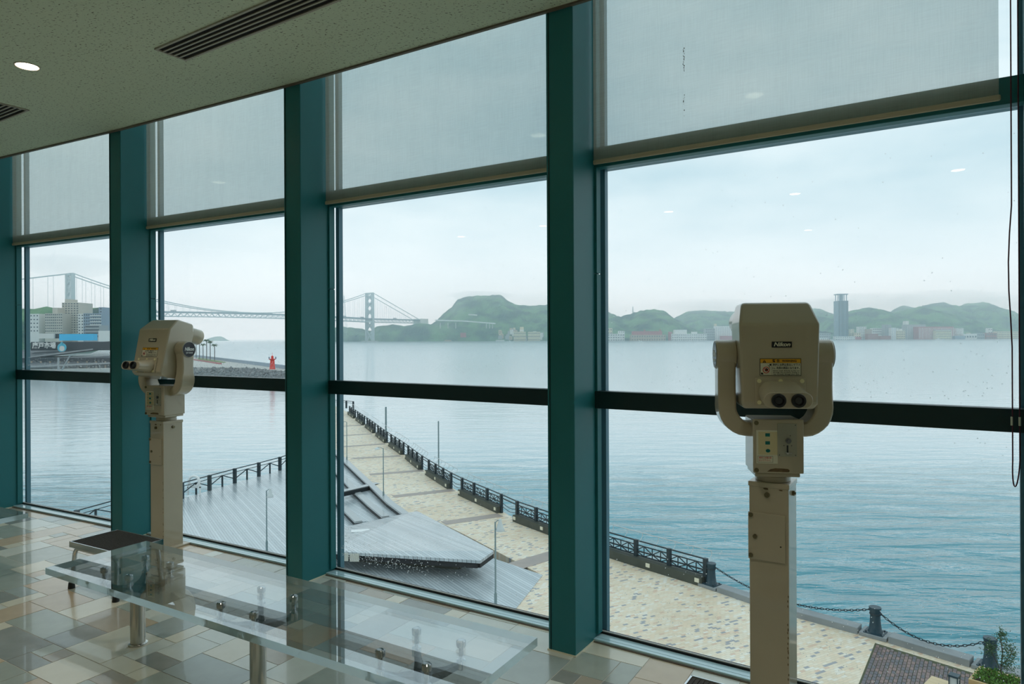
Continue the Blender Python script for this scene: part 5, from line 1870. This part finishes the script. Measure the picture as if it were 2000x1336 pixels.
# bank below the steep hill
building(1003, 1027, 648, 1850, 'bldg_cream', 'cream terrace block at the foot of the steep hill', 14, (10, 3, .45, .4))
building(1031, 1055, 648, 1850, 'bldg_cream', 'second cream terrace block next to the pillar', 14, (10, 3, .45, .4))
building(968, 985, 664, 1842, 'bldg_white', 'long white boat shed on the shore', 10, None)
building(868, 881, 664, 1842, 'bldg_tan', 'small tan house on the wooded shore', 10, None)
building(899, 910, 650, 1848, 'bldg_red', 'red roofed house among the shore trees', 10, None, ybase=654)
rh = random.Random(12)
tones = ['white', 'grey', 'cream', 'tan']
for k in range(34):
    x = rh.uniform(970, 1060); y = rh.uniform(638, 662)
    d = 1844 + (666 - y) * 1.5
    nm = rh.choice(tones)
    w_ = rh.uniform(4, 8)
    building(x, x + w_, y, d, 'bldg_' + nm, 'small %s house on the %s slope below the steep hill' % (nm, 'upper' if y < 646 else ('middle' if y < 654 else 'lowest')), 9, None, ybase=y + rh.uniform(4, 6), name='house')
for k in range(30):
    x = rh.uniform(1170, 1990); y = rh.uniform(650, 660)
    if 1395 < x < 1625:
        continue
    nm = rh.choice(tones)
    where = 'left of the large viewer' if x < 1400 else ('near the glass tower' if x < 1760 else 'near the striped hotel' if x < 1880 else 'near the right edge')
    building(x, x + rh.uniform(4, 9), y, 1700 + rh.uniform(0, 30), 'bldg_' + nm, 'small %s house packed behind the far quay %s' % (nm, where), 9, None, name='house')


# ---- boats ------------------------------------------------------------------------------
def boat(px, d, L_, label, sail=False):
    p = at(px, 660, d)
    b_ = empty('boat', (p.x, d, ZS))
    tag(b_, label, 'boat', 'boats on the strait')
    w_ = L_ * .14
    hull = [[(-L_ / 2, -w_, .6), (-L_ / 2, w_, .6), (-L_ / 2, w_, -.4), (-L_ / 2, -w_, -.4)], [(L_ * .25, -w_, .6), (L_ * .25, w_, .6), (L_ * .25, w_ * .6, -.4), (L_ * .25, -w_ * .6, -.4)], [(L_ / 2, -.05, L_ * .09), (L_ / 2, .05, L_ * .09), (L_ * .42, .05, -.4), (L_ * .42, -.05, -.4)]]
    hull = [[(x, y, z * (L_ / 12) + (.6 if z > 0 else 0)) for x, y, z in r_] for r_ in hull]
    MB().rings(hull).build('hull', 'boat_white', b_, recalc=True)
    MB().box(-L_ * .25, L_ * .12, -w_ * .7, w_ * .7, L_ * .04, L_ * .17).box(-L_ * .1, L_ * .05, -w_ * .5, w_ * .5, L_ * .17, L_ * .25).build('cabin', 'boat_white', b_)
    MB().cyl((-.02 * L_, 0, L_ * .2), (-.02 * L_, 0, L_ * .5), L_ * .008, seg=6).build('mast', 'bldg_grey', b_)
    MB().box(-L_ * .2, L_ * .1, -w_ * .72, w_ * .72, L_ * .09, L_ * .13).build('cabin_windows', 'window_dark', b_)


boat(526, 2400, 22, 'distant boat on the open sea above the red lighthouse')
boat(996, 1780, 22, 'white tour boat before the shore houses')
boat(1833, 1600, 26, 'white ferry moored before the cream building with blue roof')
boat(1645, 1600, 14, 'small white launch at the foot of the glass tower')
boat(806, 1780, 12, 'small white boat below the wooded headland')
boat(1253, 1610, 16, 'white launch before the tan brick hall')

# ---- breakwater with palms and red lighthouse --------------------------------------------
bw = empty('breakwater', (0, 0, 0))
tag(bw, 'stone breakwater with paved quay running out to the red lighthouse', 'breakwater', kind='structure')
ztop = ZS + 3.0
qa = [gp(300, 712, ztop).xy, gp(386, 717.5, ztop).xy, gp(440, 718, ztop).xy, gp(480, 718, ztop).xy, gp(515, 721, ztop).xy, gp(560, 726, ztop).xy, gp(600, 731, ztop).xy]
qb = [gp(300, 696, ztop).xy, gp(386, 698, ztop).xy, gp(425, 703, ztop).xy, gp(470, 709, ztop).xy, gp(510, 714, ztop).xy, gp(560, 721, ztop).xy, gp(600, 727, ztop).xy]
MB().prism([(p.x, p.y) for p in qa + qb[::-1]], ZS - 1, ztop).build('quay_top', 'concrete', bw)
wl = MB()
for a, b_ in zip(qb[:-1], qb[1:]):
    wl.bar((a.x, a.y, ztop + .5), (b_.x, b_.y, ztop + .5), .8, 1.3)
wl.build('parapet', 'bldg_blue', bw)
lw_ = [gp(386, 702.5, ztop).xy, gp(432, 708.5, ztop).xy, gp(441, 708.5, ztop).xy, gp(425, 705.5, ztop).xy, gp(386, 699.5, ztop).xy]
MB().prism([(p.x, p.y) for p in lw_], ztop, ztop + .25).build('grass_bed', 'lawn', bw)
p, q = gp(300, 691, ztop).xy, gp(431, 711.5, ztop).xy
MB().bar((p.x, p.y, ztop + .2), (q.x, q.y, ztop + .2), .8, .5).build('red_kerb', 'red_edge', bw)
rk = random.Random(8)
rocks = MB()
QL = Line(qa)
for k in range(900):
    s_ = rk.uniform(0, QL.len)
    p = QL.at(s_); d = QL.dir(s_); n = Vector((d.y, -d.x))
    o_ = abs(rk.gauss(0, 1)) * 3.5
    r_ = rk.uniform(.5, 1.2)
    c_ = p + n * o_
    z = ztop - .3 - o_ * .42 + rk.uniform(-.4, .3)
    vs = [Vector((rk.uniform(.6, 1) * x, rk.uniform(.6, 1) * y, rk.uniform(.5, .9) * z_)) * r_ + Vector((c_.x, c_.y, z)) for x, y, z_ in ((1, 0, 0), (0, 1, 0), (-1, 0, 0), (0, -1, 0), (0, 0, 1), (0, 0, -1))]
    rocks.add(vs, [(0, 1, 4), (1, 2, 4), (2, 3, 4), (3, 0, 4), (1, 0, 5), (2, 1, 5), (3, 2, 5), (0, 3, 5)])
o = rocks.build('armour_rocks', 'rock', bw); o['kind'] = 'stuff'

plab = ['leftmost palm of the row, partly behind the viewer', 'second tall palm of the breakwater row from the left', 'short thin palm between two tall ones in the row', 'tallest palm in the middle of the breakwater row', 'fifth palm of the breakwater row', 'palm nearest the red lighthouse end of the row']
for (x, yt, yb), lab in zip([(383, 671, 701), (389.5, 666, 702), (396.5, 673, 703), (403.5, 665, 704), (410.5, 668, 705), (419, 674, 706)], plab):
    p = gp(x, yb, ztop); hgt = at(x, yt, p.y).z - ztop
    pt_ = empty('palm_tree', p)
    tag(pt_, lab, 'palm', 'palms on the breakwater')
    MB().tube([(0, 0, 0), (.05, 0, hgt * .5), (0, 0, hgt)], .16, 6).build('trunk', 'palm_trunk', pt_)
    rp_ = random.Random(int(x))
    cr = MB()
    for k in range(22):
        a = 2 * math.pi * k / 22 + rp_.uniform(-.2, .2); e = rp_.uniform(-.5, .9)
        dv = Vector((math.cos(a), math.sin(a), 0)); sdv = Vector((-dv.y, dv.x, 0))
        L_ = rp_.uniform(1.3, 1.9)
        p0 = Vector((0, 0, hgt)); p1 = p0 + dv * L_ * .55 + Vector((0, 0, .55 * e)); p2 = p0 + dv * L_ + Vector((0, 0, .55 * e - .55))
        cr.add([p0, p1 + sdv * .24, p2, p1 - sdv * .24, p1 + Vector((0, 0, .06))], [(0, 1, 4), (1, 2, 4), (2, 3, 4), (3, 0, 4)])
    cr.build('fronds', 'palm_green', pt_)
lp_ = gp(532, 721.5, ztop)
lh = empty('lighthouse', lp_)
tag(lh, 'small red harbour lighthouse at the tip of the breakwater', 'lighthouse')
MB().lathe([(.95, 0), (.85, .3), (.62, 2.9), (1.05, 3.15), (1.05, 3.3)], seg=16).build('tower', 'lighthouse_red', lh, smooth=True)
MB().lathe([(.38, 3.3), (.38, 4.0), (.42, 4.02), (.05, 4.4)], seg=12).build('lantern_room', 'lighthouse_red', lh, smooth=True)
MB().cyl((0, 0, 4.3), (0, 0, 5.2), .05, seg=6).build('mast', 'lighthouse_red', lh)
for sx_ in (-1.0, 1.05):
    MB().box(sx_ - .2, sx_ + .2, -.05, .05, 3.3, 3.95).build('solar_panel', 'bldg_blue', lh)
MB().lathe([(1.6, -.6), (1.6, 0), (1.2, .05)], seg=16).build('base', 'concrete', lh, smooth=True)

# ---- harbour at the left: apartments, market hall ----------------------------------------------
building(88, 122, 612, 470, 'bldg_beige', 'wide beige apartment block with rows of small windows', 16, (9, 9, .5, .42), [(.25, .55, 4, 'bldg_beige')], ybase=660)
building(121, 154, 591, 480, 'bldg_beige', 'tallest beige apartment tower before the near bridge pylon', 16, (6, 15, .55, .42), [(.0, .25, 2.6, 'bldg_beige')], ybase=660)
bl_, w_, h_ = building(163, 198, 612, 465, 'bldg_blue', 'blue grey apartment block with pale balcony bands', 16, (8, 8, .5, .5), ybase=660)
for k in range(8):
    MB().box(-w_ * .1, w_ * .5, -1.0, 0, h_ * (k + .1) / 8, h_ * (k + .38) / 8).build('balcony', 'bldg_white', bl_)
building(193, 201, 600, 470, 'bldg_blue', 'slim blue grey stair tower beside the pillar', 12, (1, 10, .4, .4), ybase=660)
building(200, 214, 608, 480, 'bldg_grey', 'grey block half hidden by the pillar', 12, (3, 8, .5, .4), ybase=660)
building(152, 164, 613, 475, 'bldg_white', 'narrow white building between the apartment blocks', 12, (2, 8, .4, .4), ybase=660)
building(58, 76, 613, 470, 'bldg_white', 'plain white block at the left window edge', 12, (3, 5, .4, .3), ybase=650)
building(166, 194, 635, 440, 'bldg_grey', 'low balcony block before the blue grey apartments', 10, (1, 4, .94, .45), ybase=660)
building(192, 214, 646, 400, 'bldg_white', 'white low hall beside the market roof', 12, None, ybase=662)

mk = empty('fish_market', at(130, 690, 250) * 1.0)
mk.location.z = ZS
tag(mk, 'long dark roofed fish market hall on the harbour with white roof lettering', 'building')
o5 = Vector(mk.location)


def MKbox(xa, ya, xb_, yb_, d, dep, nm, mat):
    a = at(xa, ya, d); b_ = at(xb_, yb_, d)
    MB().box(a.x, b_.x, d, d + dep, min(a.z, b_.z), max(a.z, b_.z)).build(nm, mat, mk, loc=-o5)


MKbox(-60, 722, 260, 731, 246, 20, 'quay_wall', 'concrete')
MKbox(-60, 700, 260, 722, 256, 30, 'hall', 'market_roof')
for cs in (((40, 716, 246), (262, 706, 256), (262, 694, 272), (40, 703, 260)), ((40, 699, 256), (262, 671, 286), (262, 663, 312), (40, 686, 284))):
    P_ = [at(*c_) for c_ in cs]
    MB().add(P_ + [p - Vector((0, 0, .9)) for p in P_], [(0, 1, 2, 3), (7, 6, 5, 4), (0, 4, 5, 1), (1, 5, 6, 2), (2, 6, 7, 3), (3, 7, 4, 0)]).build('roof', 'market_roof', mk, loc=-o5, recalc=True)
    MB().bar(P_[0] - Vector((0, .3, .2)), P_[1] - Vector((0, .3, .2)), .4, .5).build('gutter', 'bldg_grey', mk, loc=-o5)
    MB().bar(P_[3] + Vector((0, 0, .2)), P_[2] + Vector((0, 0, .2)), .4, .4).build('ridge', 'bldg_grey', mk, loc=-o5)
for xx in range(60, 215, 18):
    MKbox(xx, 706, xx + 2, 724, 254, .6, 'quay_post', 'bldg_tan')
MKbox(112, 698, 114.5, 724, 240, .5, 'derrick_mast', 'bldg_grey')
p, q = at(120, 724, 240), at(137, 694, 240)
MB().bar(p, q, .35, .35).build('derrick_boom', 'bldg_grey', mk, loc=-o5)
MKbox(76, 651.5, 105, 661, 300, 4, 'white_wall', 'bldg_white')
MKbox(115.5, 652.5, 182, 665, 298, 3, 'blue_sheet', 'sign_blue')
MKbox(104, 652, 116, 661, 301, 4, 'dark_wall', 'market_roof')
MKbox(60, 668, 214, 684, 274, 2, 'sign_wall', 'market_roof')
c_ = at(86, 675.5, 272)
text('唐戸市場', 2.6, 'print_white', mk, Matrix.Translation(c_ - o5) @ Matrix.Rotation(R(90), 4, 'X'), bold=.06, depth=.05, width=at(109, 675, 272).x - at(63, 675, 272).x)
c_ = at(120.5, 679, 271)
dsc = MB()
dsc.cyl((0, 0, 0), (0, .3, 0), 1.75, seg=28)
dsc.build('emblem_disc', 'sign_cyan', mk, loc=c_ - o5)
MB().cyl((.1, -.05, -.35), (.1, .05, -.35), 1.05, seg=24).build('emblem_belly', 'bldg_white', mk, loc=c_ - o5)
MB().prism([(-.5, 1.5), (.1, 1.4), (.6, 2.1), (-.1, 2.2)], 0, .3, Matrix.Rotation(R(90), 4, 'X')).build('emblem_fin', 'sign_cyan', mk, loc=c_ - o5)
boat(104, 232, 7, 'small fishing boat by the market quay at the left')
boat(150, 228, 6, 'fishing boat moored under the market roof')
boat(196, 222, 8, 'white boat beside the pillar in the harbour')

# =================================================================== HAZE AND LOW CLOUD
def haze(name, x0, x1, y0, y1, z0, z1, dens, label, tint=(0.82, 0.965, 1.0)):
    m_ = bpy.data.materials.new(name)
    m_.use_nodes = True
    t_ = m_.node_tree
    t_.nodes.clear()
    o_ = t_.nodes.new('ShaderNodeOutputMaterial')
    v_ = t_.nodes.new('ShaderNodeVolumeScatter')
    v_.inputs['Color'].default_value = (*tint, 1)
    v_.inputs['Density'].default_value = dens
    v_.inputs['Anisotropy'].default_value = 0.88
    t_.links.new(v_.outputs['Volume'], o_.inputs['Volume'])
    ob = MB().box(x0, x1, y0, y1, z0, z1).build(name, m_)
    tag(ob, label, 'haze', kind='stuff')
    return ob


haze('sea_haze', -3500, 3500, 120, 2700, ZS + .5, 112, .00042, 'thin rain haze over the strait')
haze('whitening_mist', -3400, 3400, 108, 2600, ZS + .3, ZS + 5.0, .0030, 'added low mist layer that whitens the far water', (1, 1, 1))  # scattering layer added just over the sea to whiten the distant water


def cloud(px, py, d, r, dens, label):
    p = at(px, py, d)
    m_ = bpy.data.materials.new('cloud_vapour')
    m_.use_nodes = True
    t_ = m_.node_tree
    t_.nodes.clear()
    o_ = t_.nodes.new('ShaderNodeOutputMaterial')
    v_ = t_.nodes.new('ShaderNodeVolumeScatter')
    v_.inputs['Color'].default_value = (1, 1, 1, 1)
    v_.inputs['Density'].default_value = dens
    v_.inputs['Anisotropy'].default_value = 0.8
    t_.links.new(v_.outputs['Volume'], o_.inputs['Volume'])
    mb = MB().ball((0, 0, 0), 1.0, 28, 16)
    for v in mb.v:
        k = 1 + .22 * noise.noise(Vector((v.x * 2.1 + px, v.y * 2.1, v.z * 1.5))) + .12 * noise.noise(Vector((v.x * 5 + px, v.y * 5, v.z * 4)))
        v.x *= r[0] * k; v.y *= r[1] * k; v.z *= r[2] * k
    ob = mb.build('low_cloud', m_, None, smooth=True, loc=p)
    return tag(ob, label, 'cloud', 'low clouds on the hill tops', kind='stuff')


cloud(940, 578, 2085, (105, 90, 15), 0.0030, 'low cloud capping the steep hill behind the bridge end')
cloud(895, 602, 1900, (22, 30, 34), 0.0020, 'wisp of cloud drifting up the left flank of the steep hill')
cloud(1055, 586, 2060, (95, 80, 22), 0.0013, 'thin cloud trailing over the right shoulder of the steep hill')
cloud(1390, 598, 2450, (190, 120, 26), 0.0014, 'cloud sheet along the hazy flat topped hill')
cloud(1700, 588, 2020, (150, 110, 26), 0.0016, 'cloud sitting on the wooded ridge right of the glass tower')
cloud(1745, 600, 2060, (60, 60, 20), 0.0013, 'small cloud in the saddle of the wooded ridge')
cloud(1850, 582, 2380, (200, 130, 30), 0.0016, 'cloud bank over the dark hill near the right edge')
cloud(1960, 592, 2420, (120, 120, 24), 0.0013, 'cloud at the far right end of the hills')
cloud(1610, 596, 2500, (150, 120, 24), 0.0013, 'pale cloud behind the glass tower')
cloud(137, 520, 1290, (80, 80, 20), 0.0033, 'mist swallowing the head of the near bridge pylon')
